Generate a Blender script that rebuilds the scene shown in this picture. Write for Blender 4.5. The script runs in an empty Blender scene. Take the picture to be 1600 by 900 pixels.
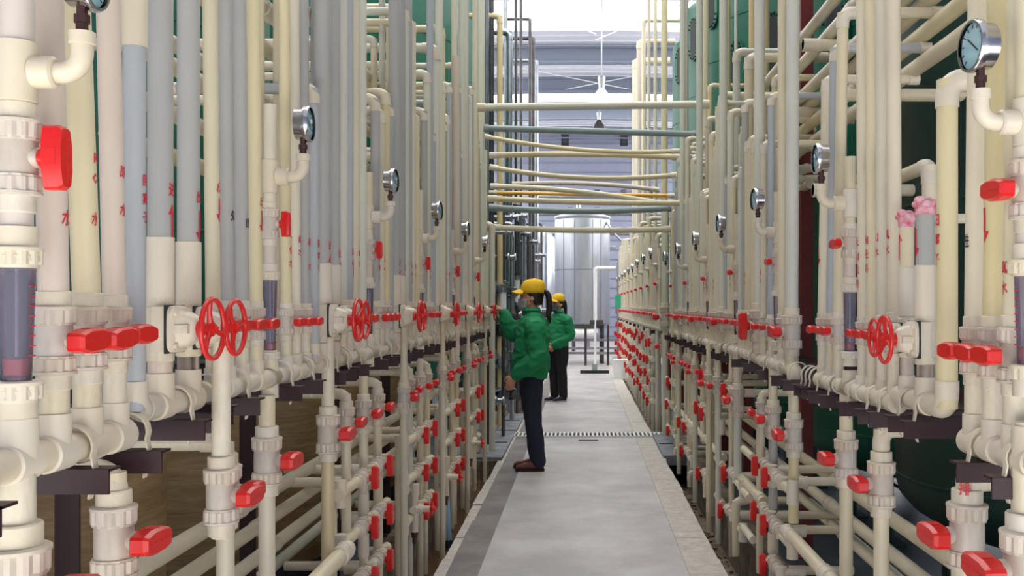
import bpy, math, random
from math import pi, sin, cos
from mathutils import Vector, Matrix, noise
random.seed(11)
SC = bpy.context.scene
C = SC.collection
CAMH = 1.45; F = 1500.0; CX = 912.0; CY = 478.0

# ------------------------------------------------------------------ camera, world, light, exposure
cd = bpy.data.cameras.new('camera'); cam = bpy.data.objects.new('camera', cd); C.objects.link(cam)
cam.location = (0, 0, CAMH); cam.rotation_euler = (pi/2, 0, 0)
cd.sensor_fit = 'HORIZONTAL'; cd.sensor_width = 36.0; cd.lens = 36.0*F/1600.0
cd.shift_x = -(CX-800)/1600.0; cd.shift_y = (CY-450)/1600.0
cd.clip_start = 0.05; cd.clip_end = 200
SC.camera = cam
w = bpy.data.worlds.new('sky'); SC.world = w; w.use_nodes = True
bg = w.node_tree.nodes['Background']; bg.inputs[0].default_value = (1.0, 0.985, 0.965, 1); bg.inputs[1].default_value = 3.4
SC.view_settings.view_transform = 'Standard'; SC.view_settings.look = 'None'
SC.view_settings.gamma = 1.0; SC.view_settings.use_curve_mapping = False
SC.view_settings.exposure = 0.38
SC.cycles.max_bounces = 6; SC.cycles.diffuse_bounces = 4; SC.cycles.transparent_max_bounces = 12
SC.cycles.sample_clamp_indirect = 6.0

# ------------------------------------------------------------------ helpers
def px_point(px, py, X):
    """the point where the line of sight through photo pixel (px,py) meets the rack plane x = X"""
    Y = X*F/(px-CX)
    return Vector((X, Y, CAMH-(py-CY)*Y/F))
def depth(px, X): return X*F/(px-CX)
def height(py, Y): return CAMH-(py-CY)*Y/F

class MB:
    def __init__(s): s.v = []; s.f = []
    def ring(s, c, u, v, r, n, rr=None):
        i0 = len(s.v)
        for k in range(n):
            a = 2*pi*k/n
            q = r if rr is None else r*rr[k]
            s.v.append(c+u*(cos(a)*q)+v*(sin(a)*q))
        return i0
    def bridge(s, a, b, n):
        for k in range(n):
            k2 = (k+1) % n
            s.f.append((a+k, a+k2, b+k2, b+k))
    def lathe(s, o, d, prof, n=20, ribs=None, caps=True):
        o = Vector(o); d = Vector(d).normalized()
        ref = Vector((1, 0, 0)) if abs(d.x) < .9 else Vector((0, 1, 0))
        u = d.cross(ref).normalized(); v = d.cross(u)
        prev = None
        for (t, r, *m) in prof:
            rr = None
            if ribs and m: rr = [1.0 if (k % 3) else 0.90 for k in range(n)]
            i = s.ring(o+d*t, u, v, r, n, rr)
            if prev is None:
                if caps: s.f.append(tuple(range(i+n-1, i-1, -1)))
            else: s.bridge(prev, i, n)
            prev = i
        if caps: s.f.append(tuple(range(prev, prev+n)))
        return s
    def tube(s, pts, r, n=14, caps=True):
        pts = [Vector(p) for p in pts]
        rs = r if isinstance(r, (list, tuple)) else [r]*len(pts)
        t0 = (pts[1]-pts[0]).normalized()
        ref = Vector((1, 0, 0)) if abs(t0.x) < .8 else Vector((0, 1, 0))
        u = t0.cross(ref).normalized(); prev = None
        for i, p in enumerate(pts):
            if i == 0: t = t0
            elif i == len(pts)-1: t = (p-pts[i-1]).normalized()
            else: t = ((p-pts[i-1]).normalized()+(pts[i+1]-p).normalized()).normalized()
            u = (u-t*u.dot(t)).normalized(); v = t.cross(u)
            q = s.ring(p, u, v, rs[i], n)
            if prev is None:
                if caps: s.f.append(tuple(range(q+n-1, q-1, -1)))
            else: s.bridge(prev, q, n)
            prev = q
        if caps: s.f.append(tuple(range(prev, prev+n)))
        return s
    def box(s, c, sz, rot=None, bev=0):
        c = Vector(c); hx, hy, hz = sz[0]/2, sz[1]/2, sz[2]/2
        i = len(s.v)
        for dx, dy, dz in ((-1,-1,-1),(1,-1,-1),(1,1,-1),(-1,1,-1),(-1,-1,1),(1,-1,1),(1,1,1),(-1,1,1)):
            p = Vector((dx*hx, dy*hy, dz*hz))
            if rot: p = rot @ p
            s.v.append(c+p)
        for f in ((0,3,2,1),(4,5,6,7),(0,1,5,4),(1,2,6,5),(2,3,7,6),(3,0,4,7)): s.f.append(tuple(i+k for k in f))
        return s
    def prism(s, poly, d0, d1, fn):
        """poly: 2d outline; fn(a,b,t) -> 3d"""
        n = len(poly); i = len(s.v)
        for a, b in poly: s.v.append(Vector(fn(a, b, d0)))
        for a, b in poly: s.v.append(Vector(fn(a, b, d1)))
        s.f.append(tuple(range(i+n-1, i-1, -1))); s.f.append(tuple(range(i+n, i+2*n)))
        for k in range(n):
            k2 = (k+1) % n; s.f.append((i+k, i+k2, i+n+k2, i+n+k))
        return s
    def rings(s, lst, n=20, caps=True):
        """lst of (center, a-vector, b-vector): elliptical rings bridged"""
        prev = None
        for c, a, b in lst:
            c = Vector(c); a = Vector(a); b = Vector(b); i = len(s.v)
            for k in range(n):
                t = 2*pi*k/n; s.v.append(c+a*cos(t)+b*sin(t))
            if prev is None:
                if caps: s.f.append(tuple(range(i+n-1, i-1, -1)))
            else: s.bridge(prev, i, n)
            prev = i
        if caps: s.f.append(tuple(range(prev, prev+n)))
        return s
    def ball(s, c, r, n=14, m=8, sc=(1,1,1), rot=None):
        c = Vector(c); i0 = len(s.v)
        for j in range(1, m):
            ph = pi*j/m
            for k in range(n):
                t = 2*pi*k/n
                p = Vector((sin(ph)*cos(t)*r*sc[0], sin(ph)*sin(t)*r*sc[1], cos(ph)*r*sc[2]))
                if rot: p = rot @ p
                s.v.append(c+p)
        for j in range(m-2): s.bridge(i0+(j+1)*n, i0+j*n, n)
        top = Vector((0, 0, r*sc[2])); 
        if rot: top = rot @ top
        s.v.append(c+top); s.v.append(c-top); a = len(s.v)-2
        for k in range(n):
            k2 = (k+1) % n
            s.f.append((a, i0+k, i0+k2)); s.f.append((a+1, i0+(m-2)*n+k2, i0+(m-2)*n+k))
        return s
    def mesh(s, name, sharp=0.62, origin=None):
        me = bpy.data.meshes.new(name)
        vs = s.v if origin is None else [p-Vector(origin) for p in s.v]
        me.from_pydata([tuple(p) for p in vs], [], s.f)
        me.polygons.foreach_set('use_smooth', [True]*len(me.polygons))
        me.update(); me.set_sharp_from_angle(angle=sharp)
        return me

def link(name, me, mat, parent=None, loc=(0,0,0), rot=(0,0,0), sc=1.0):
    o = bpy.data.objects.new(name, me)
    if mat is not None and hasattr(me, 'materials') and len(me.materials) == 0: me.materials.append(mat)
    C.objects.link(o); o.location = loc; o.rotation_euler = rot
    o.scale = (sc, sc, sc) if not isinstance(sc, tuple) else sc
    if parent: o.parent = parent
    return o
def own(name, mb, mat, parent=None, origin=(0,0,0), sharp=.62):
    """mesh given in world (or parent) coordinates with its origin moved to `origin`"""
    return link(name, mb.mesh(name, sharp, origin), mat, parent, origin)
def child(name, mb, mat, parent, sharp=.62):
    """mesh given in world coordinates, parent has only a location"""
    l = parent.location.copy(); q = parent.parent
    while q is not None: l += q.location; q = q.parent
    return link(name, mb.mesh(name, sharp, l), mat, parent)
def empty(name, loc, rot=(0,0,0), sc=1.0):
    o = bpy.data.objects.new(name, None); C.objects.link(o); o.location = loc; o.rotation_euler = rot
    o.scale = (sc, sc, sc); o.empty_display_size = .05
    return o
def tag(o, label=None, cat=None, group=None, kind=None):
    if label: o['label'] = label
    if cat: o['category'] = cat
    if group: o['group'] = group
    if kind: o['kind'] = kind
    return o
def copy_tree(o, parent=None):
    c = o.copy(); C.objects.link(c); c.parent = parent
    for ch in o.children: copy_tree(ch, c)
    return c
ORD = ['first','second','third','fourth','fifth','sixth','seventh','eighth','ninth','tenth','eleventh','twelfth','thirteenth','fourteenth','fifteenth','sixteenth','seventeenth','eighteenth','nineteenth','twentieth']
def ordn(i):
    if i < 20: return ORD[i]
    t = ['twenty','thirty','forty','fifty','sixty','seventy','eighty','ninety'][(i+1)//10-2]
    if (i+1) % 10 == 0: return {'twenty':'twentieth','thirty':'thirtieth','forty':'fortieth','fifty':'fiftieth','sixty':'sixtieth','seventy':'seventieth','eighty':'eightieth','ninety':'ninetieth'}[t]
    return t+'-'+ORD[(i+1) % 10-1]
REG = {}
def reg(o, text, cat, group, key=None):
    """text holds {n}; things that share a text are numbered outward from the camera at the end"""
    REG.setdefault(text, []).append((o.location.y if key is None else key, o.location.x, o, cat, group))
    o['category'] = cat; o['group'] = group

# ------------------------------------------------------------------ materials
def srgb(h):
    h = h.lstrip('#'); c = [int(h[i:i+2], 16)/255 for i in (0, 2, 4)]
    return tuple(x/12.92 if x <= .04045 else ((x+.055)/1.055)**2.4 for x in c)+(1,)
def mat(name, col, rough=.4, metal=0, noise_amt=0, nscale=8, col2=None, bump=0, bscale=60, rnd=0, spec=.5, trans=0, stretch=None, coat=0):
    m = bpy.data.materials.new(name); m.use_nodes = True
    nt = m.node_tree; b = nt.nodes['Principled BSDF']; L = nt.links
    c1 = srgb(col); b.inputs['Base Color'].default_value = c1
    b.inputs['Roughness'].default_value = rough; b.inputs['Metallic'].default_value = metal
    b.inputs['Specular IOR Level'].default_value = spec; b.inputs['Coat Weight'].default_value = coat
    if trans: b.inputs['Transmission Weight'].default_value = trans
    last = None
    tc = nt.nodes.new('ShaderNodeTexCoord'); mp = nt.nodes.new('ShaderNodeMapping')
    L.new(tc.outputs['Object'], mp.inputs[0])
    if stretch: mp.inputs['Scale'].default_value = stretch
    if noise_amt:
        n = nt.nodes.new('ShaderNodeTexNoise'); n.inputs['Scale'].default_value = nscale; n.inputs['Detail'].default_value = 6; n.inputs['Roughness'].default_value = .65
        L.new(mp.outputs[0], n.inputs['Vector'])
        r = nt.nodes.new('ShaderNodeValToRGB'); r.color_ramp.elements[0].position = .38; r.color_ramp.elements[1].position = .68
        r.color_ramp.elements[0].color = (1-noise_amt,)*3+(1,) if not col2 else srgb(col2)
        r.color_ramp.elements[1].color = (1,1,1,1) if not col2 else c1
        L.new(n.outputs['Fac'], r.inputs[0])
        if col2: last = r.outputs[0]
        else:
            mx = nt.nodes.new('ShaderNodeMix'); mx.data_type = 'RGBA'; mx.blend_type = 'MULTIPLY'; mx.inputs[0].default_value = 1
            mx.inputs[6].default_value = c1; L.new(r.outputs[0], mx.inputs[7]); last = mx.outputs[2]
    if rnd:
        oi = nt.nodes.new('ShaderNodeObjectInfo'); mr = nt.nodes.new('ShaderNodeMapRange')
        mr.inputs['To Min'].default_value = 1-rnd; mr.inputs['To Max'].default_value = 1+rnd*.4
        L.new(oi.outputs['Random'], mr.inputs['Value'])
        hs = nt.nodes.new('ShaderNodeHueSaturation'); L.new(mr.outputs[0], hs.inputs['Value'])
        mr2 = nt.nodes.new('ShaderNodeMapRange'); mr2.inputs['To Min'].default_value = .8; mr2.inputs['To Max'].default_value = 1.15
        wn = nt.nodes.new('ShaderNodeMath'); wn.operation = 'FRACT'; wm = nt.nodes.new('ShaderNodeMath'); wm.operation = 'MULTIPLY'; wm.inputs[1].default_value = 7.31
        L.new(oi.outputs['Random'], wm.inputs[0]); L.new(wm.outputs[0], wn.inputs[0]); L.new(wn.outputs[0], mr2.inputs['Value']); L.new(mr2.outputs[0], hs.inputs['Saturation'])
        if last: L.new(last, hs.inputs['Color'])
        else: hs.inputs['Color'].default_value = c1
        last = hs.outputs[0]
    if last: L.new(last, b.inputs['Base Color'])
    if bump:
        n2 = nt.nodes.new('ShaderNodeTexNoise'); n2.inputs['Scale'].default_value = bscale; n2.inputs['Detail'].default_value = 5
        L.new(mp.outputs[0], n2.inputs['Vector'])
        bp = nt.nodes.new('ShaderNodeBump'); bp.inputs['Strength'].default_value = bump; bp.inputs['Distance'].default_value = .01
        L.new(n2.outputs['Fac'], bp.inputs['Height']); L.new(bp.outputs[0], b.inputs['Normal'])
    return m
PV = dict(rough=.36, noise_amt=.10, nscale=5, rnd=.06, stretch=(1,1,.35), spec=.45)
M = {
 'cream': mat('pvc_cream', 'dfd4b6', **PV),
 'yellow': mat('pvc_yellow', 'dfd2a8', **PV),
 'grey': mat('pvc_grey', 'b1b0a9', **PV),
 'blue': mat('pvc_blue_grey', 'b2b6b6', **PV),
 'pink': mat('pvc_pink', 'd8c9b8', **PV),
 'pale': mat('pvc_pale_green', 'd8d6c2', **PV),
 'fit': mat('pvc_fitting', 'ded3bb', **PV),
 'nut': mat('pvc_union_nut', 'd3c7b4', **PV),
 'fitgrey': mat('pvc_valve_grey', 'c9beae', **PV),
 'tan': mat('aged_tan_pipe', 'd9c493', **PV),
 'red': mat('red_plastic', 'd91f1b', .3, noise_amt=.12, nscale=14),
 'redpaint': mat('red_paint_marking', 'cf2a3a', .6),
 'black': mat('black_rubber', '1a1b20', .6),
 'ink': mat('black_marker', '30303a', .7),
 'maroon': mat('maroon_painted_steel', '34191e', .5, noise_amt=.3, nscale=12),
 'redsteel': mat('oxide_red_post', '7c2a28', .5, noise_amt=.25, nscale=8),
 'chrome': mat('chrome', 'c9c9cc', .18, 1.0, noise_amt=.15, nscale=20),
 'brass': mat('dark_bronze', '5d4440', .35, .8),
 'dial': mat('gauge_dial', '9fc3cb', .15, coat=1),
 'steel': mat('stainless_steel', 'b9bdc4', .28, .9, noise_amt=.25, nscale=6, rnd=.25),
 'darksteel': mat('dull_dark_steel', '6d6a6c', .38, .8, noise_amt=.4, nscale=9, rnd=.3),
 'silver': mat('silver_tank_sheet', 'c4c8ce', .32, .75, noise_amt=.16, nscale=3, stretch=(1,1,.3)),
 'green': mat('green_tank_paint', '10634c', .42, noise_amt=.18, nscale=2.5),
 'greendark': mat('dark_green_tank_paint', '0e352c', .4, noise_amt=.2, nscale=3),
 'frp': mat('wound_fibreglass', 'b39a70', .5, noise_amt=.5, nscale=5, col2='94784f', stretch=(1,1,9), bump=.3, bscale=12),
 'floorc': mat('pale_concrete', 'c6c2bf', .5, noise_amt=.5, nscale=1.6, col2='a6a19f', bump=.12, bscale=30),
 'strip': mat('dark_concrete_strip', '8f8885', .75, noise_amt=.5, nscale=3, col2='756e6c', bump=.2, bscale=25),
 'kerb': mat('white_chipped_edge', 'cdc6bb', .8, noise_amt=.6, nscale=14, col2='b3aca4', bump=.4, bscale=30),
 'rough': mat('rough_sandy_concrete', '958775', .9, noise_amt=.6, nscale=9, col2='65594c', bump=.8, bscale=40),
 'wet': mat('wet_grey_floor', '5c6268', .35, noise_amt=.6, nscale=2, col2='3b3f45', bump=.1, bscale=12),
 'water': mat('brown_standing_water', '5a4232', .08, noise_amt=.6, nscale=3, col2='74583f', bump=.05, bscale=20),
 'plate': mat('grey_floor_plate', '8d9197', .55, noise_amt=.5, nscale=7, col2='6d7076', bump=.2),
 'grate': mat('white_grate', 'e4e2df', .5),
 'shade_joint': mat('dark_shade_joint', '1c1a1a', .8),  # near-black for painted shade under the grate and for plate joints
 'wall': mat('blue_grey_wall_sheet', '989db3', .6, noise_amt=.1, nscale=1),
 'roof': mat('roof_sheet', 'd4d6e0', .6),
 'beam': mat('blue_grey_beam', '7f8798', .5),
 'white': mat('white_enamel', 'f0f0ee', .3),
 'blueplastic': mat('blue_plastic', '3f6fae', .4),
 'signgreen': mat('green_sign', '2fa77c', .5),
 'cloth': mat('pink_red_cloth_tape', 'c8435a', .8, noise_amt=.6, nscale=40, col2='e3b6bd', bump=.6),
 'orange': mat('orange_yellow_pipe', 'e6b052', .4),
 'mid': mat('grey_green_pipe', '8b9a98', .4, noise_amt=.1),
 'jacket': mat('green_jacket_cloth', '118a55', .75, noise_amt=.12, nscale=10, bump=.15, bscale=30),
 'navy': mat('navy_trousers', '20233a', .8, noise_amt=.2, nscale=12),
 'blacktr': mat('black_trousers', '15151a', .85),
 'cap': mat('yellow_cap', 'f2c11e', .7),
 'skin': mat('skin', 'c98f70', .5),
 'hair': mat('dark_hair', '241a1a', .45, noise_amt=.3, nscale=60, stretch=(6,6,1)),
 'mask': mat('grey_mask', '9aa0a8', .8),
 'maskd': mat('dark_grey_mask', '5d6272', .8),
 'shoe': mat('brown_red_shoe', '7b3b35', .6, noise_amt=.4, nscale=25),
 'sole': mat('dark_sole', '2b2524', .8),
 'solelight': mat('pale_sole', 'b5aaa6', .8),
}
def glassmat():
    m = bpy.data.materials.new('clear_acrylic'); m.use_nodes = True; nt = m.node_tree
    nt.nodes.remove(nt.nodes['Principled BSDF']); out = nt.nodes['Material Output']
    t = nt.nodes.new('ShaderNodeBsdfTransparent'); t.inputs[0].default_value = (.80,.74,.82,1)
    g = nt.nodes.new('ShaderNodeBsdfGlossy'); g.inputs['Roughness'].default_value = .08
    fr = nt.nodes.new('ShaderNodeFresnel'); fr.inputs[0].default_value = 1.7
    mx = nt.nodes.new('ShaderNodeMixShader'); nt.links.new(fr.outputs[0], mx.inputs[0]); nt.links.new(t.outputs[0], mx.inputs[1]); nt.links.new(g.outputs[0], mx.inputs[2])
    df = nt.nodes.new('ShaderNodeBsdfDiffuse'); df.inputs[0].default_value = (.55,.5,.6,1); m2 = nt.nodes.new('ShaderNodeMixShader'); m2.inputs[0].default_value = .16  # lavender diffuse stands in for bright reflections inside the tube
    nt.links.new(mx.outputs[0], m2.inputs[1]); nt.links.new(df.outputs[0], m2.inputs[2]); nt.links.new(m2.outputs[0], out.inputs[0]); return m
M['glass'] = glassmat()
def emis(name, col, st):
    m = bpy.data.materials.new(name); m.use_nodes = True; b = m.node_tree.nodes['Principled BSDF']
    b.inputs['Base Color'].default_value = (1,1,1,1); b.inputs['Emission Color'].default_value = col; b.inputs['Emission Strength'].default_value = st; return m
M['lamp'] = emis('lit_lamp_glass', (1,.98,.95,1), 1.6)

# ------------------------------------------------------------------ the hall
def struct(name, mb, m, **k):
    return tag(own(name, mb, m, **k), kind='structure')
HW = 6.5; YB = 40.0; ZR = 8.6
WL, WR = -.80, .80                       # the walkway edges
b = MB(); b.box((0, 12.5, -.2), (1.14, 23.0, .4)); 
struct('floor', b, M['floorc'])
b = MB(); b.box((-.66, 6.4, -.205), (.18, 8.6, .4)); b.box((-.66, 17.4, -.205), (.18, 12.9, .4)); struct('trim_1', b, M['strip'])
b = MB()
for i in range(42):                       # the broken pale lip of the walkway
    y = 3.0+i*.5; ww = .05+random.random()*.02
    b.box((-.775, y+.25, -.2+random.uniform(-.003,.004)), (ww, .495, .4))
struct('trim_2', b, M['kerb'])
b = MB()
for i in range(42):
    y = 3.0+i*.5; ww = .2+random.uniform(-.006,.008)
    b.box((.572+ww/2, y+.25, -.2+random.uniform(-.001,.001)), (ww, .499, .4))
struct('trim_3', b, M['kerb'])
b = MB(); b.box((0, 32, -.2), (2*HW, 16, .4)); struct('floor_far', b, M['floorc'])
# floors under the racks, with a channel along the walkway on each side
b = MB(); b.box(((-HW-1.12)/2, 12.0, -.25), (HW-1.12, 24, .4)); struct('floor_left', b, M['wet'])
b = MB(); b.box(((HW+1.12)/2, 12.0, -.25), (HW-1.12, 24, .4)); struct('floor_right', b, M['wet'])
b = MB(); b.box((-1.06, 4.75, -.13), (.12, 7.5, .54)); b.box((-1.06, 16.5, -.13), (.12, 14.5, .34)); struct('trim_4', b, M['rough'])
b = MB(); b.box((1.06, 12, -.19), (.12, 23, .44)); struct('trim_5', b, M['rough'])
b = MB(); b.box((-.9, 12.2, -.25), (.24, 23.5, .16)); struct('floor_channel_left', b, M['water'])
b = MB(); b.box((.9, 12.2, -.36), (.36, 23.5, .12)); struct('floor_channel_right', b, M['rough'])
# walls and roof
for s_, nm in ((-1, 'wall_left'), (1, 'wall_right')):     # side walls; unseen high opening added to brighten the far half
    b = MB(); xx = s_*(HW+.1)
    b.box((xx, 4, ZR/2), (.2, 20, ZR)); b.box((xx, 27, 1.9), (.2, 26, 3.8)); b.box((xx, 27, ZR-.35), (.2, 26, .7))
    for q in range(9): b.box((xx, 14+q*3.25, 5.9), (.2, .18, 4.2))
    struct(nm, b, M['wall'])
b = MB(); b.box((0, -5.1, ZR/2), (2*HW, .2, ZR)); struct('wall_front', b, M['wall'])  # unseen wall added behind the camera to cut light from there
b = MB(); b.box((0, YB+.1, ZR/2), (2*HW, .2, ZR))
struct('wall_back', b, M['wall'])
b = MB()
for i in range(22):
    b.box((0, YB-.02, .2+i*.4), (2*HW, .05, .03))
struct('trim_6', b, M['beam'])
# roof sheets between open roof-light strips (daylight enters there; near sheets, out of view, sized to dim the near pipes)
def zroof(x): return ZR+.05-.006*x*x
rb = [(-5, 3.1), (5.6, 6.4), (9.0, 9.8), (13.2, 14.2), (17.6, 22.7), (25.1, 31.6), (33.8, 40.0)]
for i, (a, c_) in enumerate(rb):
    b = MB(); n = 12
    nk = max(1, int((c_-a)/.5))
    for k in range(nk):
        y0 = a+(c_-a)*k/nk; y1 = a+(c_-a)*(k+1)/nk-.03
        for j in range(n):
            x0 = -HW+2*HW*j/n; x1 = -HW+2*HW*(j+1)/n
            i0 = len(b.v)
            for (x, y, dz) in ((x0,y0,0),(x1,y0,0),(x1,y1,.03),(x0,y1,.03),(x0,y0,.1),(x1,y0,.1),(x1,y1,.13),(x0,y1,.13)):
                b.v.append(Vector((x, y, zroof(x)+dz)))
            for f in ((0,3,2,1),(4,5,6,7),(0,1,5,4),(1,2,6,5),(2,3,7,6),(3,0,4,7)): b.f.append(tuple(i0+q for q in f))
    struct('ceiling' if i == 0 else 'ceiling_sheet', b, M['roof'])
for y in (4.0, 12.2, 20.2, 26.6, 30.2, 34.6, 38.6):
    b = MB(); n = 16
    for (dz, hh, wd) in ((-.25, .42, .06), (-.46, .05, .3), (-.05, .05, .3)):
        for j in range(n):
            x0 = -HW+2*HW*j/n; x1 = -HW+2*HW*(j+1)/n; i0 = len(b.v)
            for z_ in (-1, 1):
                for (x, yy) in ((x0,y-wd/2),(x1,y-wd/2),(x1,y+wd/2),(x0,y+wd/2)):
                    b.v.append(Vector((x, yy, zroof(x)+dz+z_*hh/2)))
            for f in ((0,3,2,1),(4,5,6,7),(0,1,5,4),(1,2,6,5),(2,3,7,6),(3,0,4,7)): b.f.append(tuple(i0+q for q in f))
    o = own('roof_beam', b, M['beam'], origin=(0, y, ZR-.3)); reg(o, 'arched blue-grey steel roof beam crossing the hall, {n} from the camera', 'roof beam', 'roof beams')
b = MB()                                    # sag rods between beams
for (xa, ya, xb_, yb_) in ((-2.2, 20.2, .3, 24.0), (.3, 24.0, 3.2, 20.2), (-2, 26.6, 1.5, 30.2), (2.8, 26.6, -.6, 30.2)):
    b.tube([(xa, ya, ZR-.5), (xb_, yb_, ZR-.35)], .012, 6)
tag(own('brace_rod', b, M['white'], origin=(0, 22, ZR-.4)), 'thin pale crossed brace rods under the hall roof', 'rod', kind='structure')

# ------------------------------------------------------------------ prototypes (unit pipe diameter 1, axis z, face +x)
def nut_prof(z0, z1, r):
    d = z1-z0
    return [(z0, r*.84), (z0+.02, r*.94), (z0+.14*d, r*.97, 1), (z0+.16*d, r, 1), (z0+.78*d, r, 1), (z0+.80*d, r*1.03), (z0+.94*d, r*1.03), (z1, r*.9)]
def flip(prof): return [(-p[0],)+tuple(p[1:]) for p in reversed(prof)]
HOLD = []
def proto_mesh(name, mb, m, sharp=.62):
    me = mb.mesh(name, sharp); me.materials.append(m); return me
P = {}
b = MB(); b.lathe((0,0,0), (0,0,1), [(-.6,.5),(-.58,.60),(-.4,.62),(.4,.62),(.58,.60),(.6,.5)], 24)
b.lathe((.3,0,0), (1,0,0), [(0,.34),(.42,.32),(.5,.24),(.7,.24)], 16); P['body'] = proto_mesh('valve_body', b, M['fitgrey'])
b = MB(); b.lathe((0,0,0), (0,0,1), nut_prof(.52, 1.2, .72), 36, ribs=True); P['nut_up'] = proto_mesh('union_nut', b, M['nut'], .5)
b = MB(); b.lathe((0,0,0), (0,0,1), flip(nut_prof(.52, 1.2, .72)), 36, ribs=True); P['nut_dn'] = proto_mesh('union_nut', b, M['nut'], .5)
b = MB(); b.lathe((0,0,0), (0,0,1), [(1.15,.56),(1.68,.56),(1.72,.53),(1.72,.49)], 22); P['sock_up'] = proto_mesh('socket', b, M['fit'])
b = MB(); b.lathe((0,0,0), (0,0,1), flip([(1.15,.56),(1.68,.56),(1.72,.53),(1.72,.49)]), 22); P['sock_dn'] = proto_mesh('socket', b, M['fit'])
def handle_mb():
    b = MB()
    out = [(-1.0,-.2),(-.93,-.3),(-.42,-.42),(.42,-.42),(.93,-.3),(1.0,-.2),(1.0,.2),(.93,.3),(.42,.42),(-.42,.42),(-.93,.3),(-1.0,.2)]
    inn = [(a*.9, c_*.8) for a, c_ in out]
    b.prism(out, .98, 1.42, lambda a, c_, t: (t, a, c_))
    i = len(b.v); n = 12
    for a, c_ in out: b.v.append(Vector((1.42, a, c_)))
    for a, c_ in inn: b.v.append(Vector((1.56, a, c_)))
    for k in range(n):
        k2 = (k+1) % n; b.f.append((i+k, i+k2, i+n+k2, i+n+k))
    b.f.append(tuple(range(i+n, i+2*n)))
    b.lathe((.6,0,0), (1,0,0), [(0,.26),(.2,.30),(.42,.36)], 14)
    for q in (-1, 1): b.box((1.565, q*.42, 0), (.04, .62, .05))   # raised rib on the lever
    b.box((1.25, 0, .425), (.34, .5, .03)); b.box((1.25, 0, -.425), (.34, .5, .03))
    return b
P['handle'] = proto_mesh('handle', handle_mb(), M['red'], .5)
def ball_valve(loc, D, s=1, mode='up', lever='across', nuts=True, tail=0, tailmat=None, spin=0):
    """mode up: the bore is vertical; along: the bore runs down the rack (y).  s=-1: faces -x"""
    rz = 0 if s > 0 else pi
    root = empty('ball_valve', loc, (0, 0, rz+spin), D)
    rx = pi/2 if mode == 'along' else 0
    def q(name, key, rot=(rx,0,0)):
        o = bpy.data.objects.new(name, P[key]); C.objects.link(o); o.parent = root; o.rotation_euler = rot; return o
    q('valve_body', 'body')
    if nuts:
        q('union_nut', 'nut_up'); q('union_nut', 'nut_dn')
    q('socket', 'sock_up'); q('socket', 'sock_dn')
    hrot = 0 if lever == 'across' else pi/2
    q('handle', 'handle', (hrot+random.uniform(-.06,.06), 0, 0))
    if tail:
        mb = MB(); mb.lathe((0,0,-1.6), (0,0,-1), [(0,.5),(tail/D-1.6,.5)], 18)
        link('tail_pipe', mb.mesh('tail_pipe'), tailmat or M['cream'], root)
    return root

# gate valve (bonnet toward the aisle, red handwheel)
def mk_gate():
    root = empty('handwheel_valve', (0,0,0))
    b = MB(); b.lathe((0,0,0), (0,0,1), [(-1.35,.52),(-1.3,.57),(-.95,.57),(-.9,.62),(.9,.62),(.95,.57),(1.3,.57),(1.35,.52)], 24)
    b.box((.28,0,0), (.55,1.7,1.85)); link('valve_body', b.mesh('valve_body'), M['fit'], root)
    b = MB(); b.box((.60,0,0), (.10,1.82,2.0)); link('gasket', b.mesh('gasket'), M['black'], root)
    b = MB()
    n = 20; out = []
    for k in range(n):
        a = 2*pi*k/n; c_, s_ = cos(a), sin(a)
        out.append((math.copysign(abs(c_)**.45, c_), math.copysign(abs(s_)**.45, s_)))
    prev = None
    for (x, ry, rz_) in ((.65,.9,.98),(.82,.9,.98),(.86,.84,.92),(.9,.66,.78),(1.25,.6,.7),(1.55,.46,.5),(1.62,.34,.36)):
        i = len(b.v)
        for (a, c_) in out: b.v.append(Vector((x, a*ry, c_*rz_)))
        if prev is not None: b.bridge(prev, i, n)
        prev = i
    b.f.append(tuple(range(prev, prev+n)))
    b.box((1.1, 0, 0), (.7, 1.5, .34))
    b.lathe((.86, .62, .68), (1,0,0), [(0,.13),(.14,.13),(.15,.1)], 10); b.lathe((.86,-.62,.68), (1,0,0), [(0,.13),(.14,.13),(.15,.1)], 10)
    b.lathe((.86, .62,-.68), (1,0,0), [(0,.13),(.14,.13),(.15,.1)], 10); b.lathe((.86,-.62,-.68), (1,0,0), [(0,.13),(.14,.13),(.15,.1)], 10)
    link('bonnet', b.mesh('bonnet'), M['fit'], root)
    b = MB(); b.lathe((1.55,0,0), (1,0,0), [(0,.36),(.25,.34),(.3,.22),(.75,.22)], 16); link('stem_nut', b.mesh('stem_nut'), M['red'], root)
    b = MB(); R = 1.24
    pts = 36; i0 = len(b.v)
    for k in range(pts):
        a = 2*pi*k/pts
        for j in range(10):
            t = 2*pi*j/10; rr = R+.115*cos(t)
            b.v.append(Vector((2.2+.115*sin(t), rr*cos(a), rr*sin(a))))
    for k in range(pts):
        for j in range(10):
            k2 = (k+1) % pts; j2 = (j+1) % 10
            b.f.append((i0+k*10+j, i0+k*10+j2, i0+k2*10+j2, i0+k2*10+j))
    for k in range(3):
        a = .5+2*pi*k/3
        b.tube([(2.12, .15*cos(a), .15*sin(a)), (2.14, .7*cos(a), .7*sin(a)), (2.2, 1.18*cos(a), 1.18*sin(a))], [.15,.11,.13], 8)
    wheel = link('handwheel', b.mesh('handwheel'), M['red'], root)
    b = MB(); b.lathe((2.0,0,0), (1,0,0), [(0,.32),(.22,.32),(.24,.2),(.34,.2)], 14); b.lathe((2.3,0,0), (1,0,0), [(0,.12),(.12,.12)], 6)
    link('hub', b.mesh('hub'), M['red'], root)
    return root
gate_p = mk_gate()
gate_used = [False]
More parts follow.
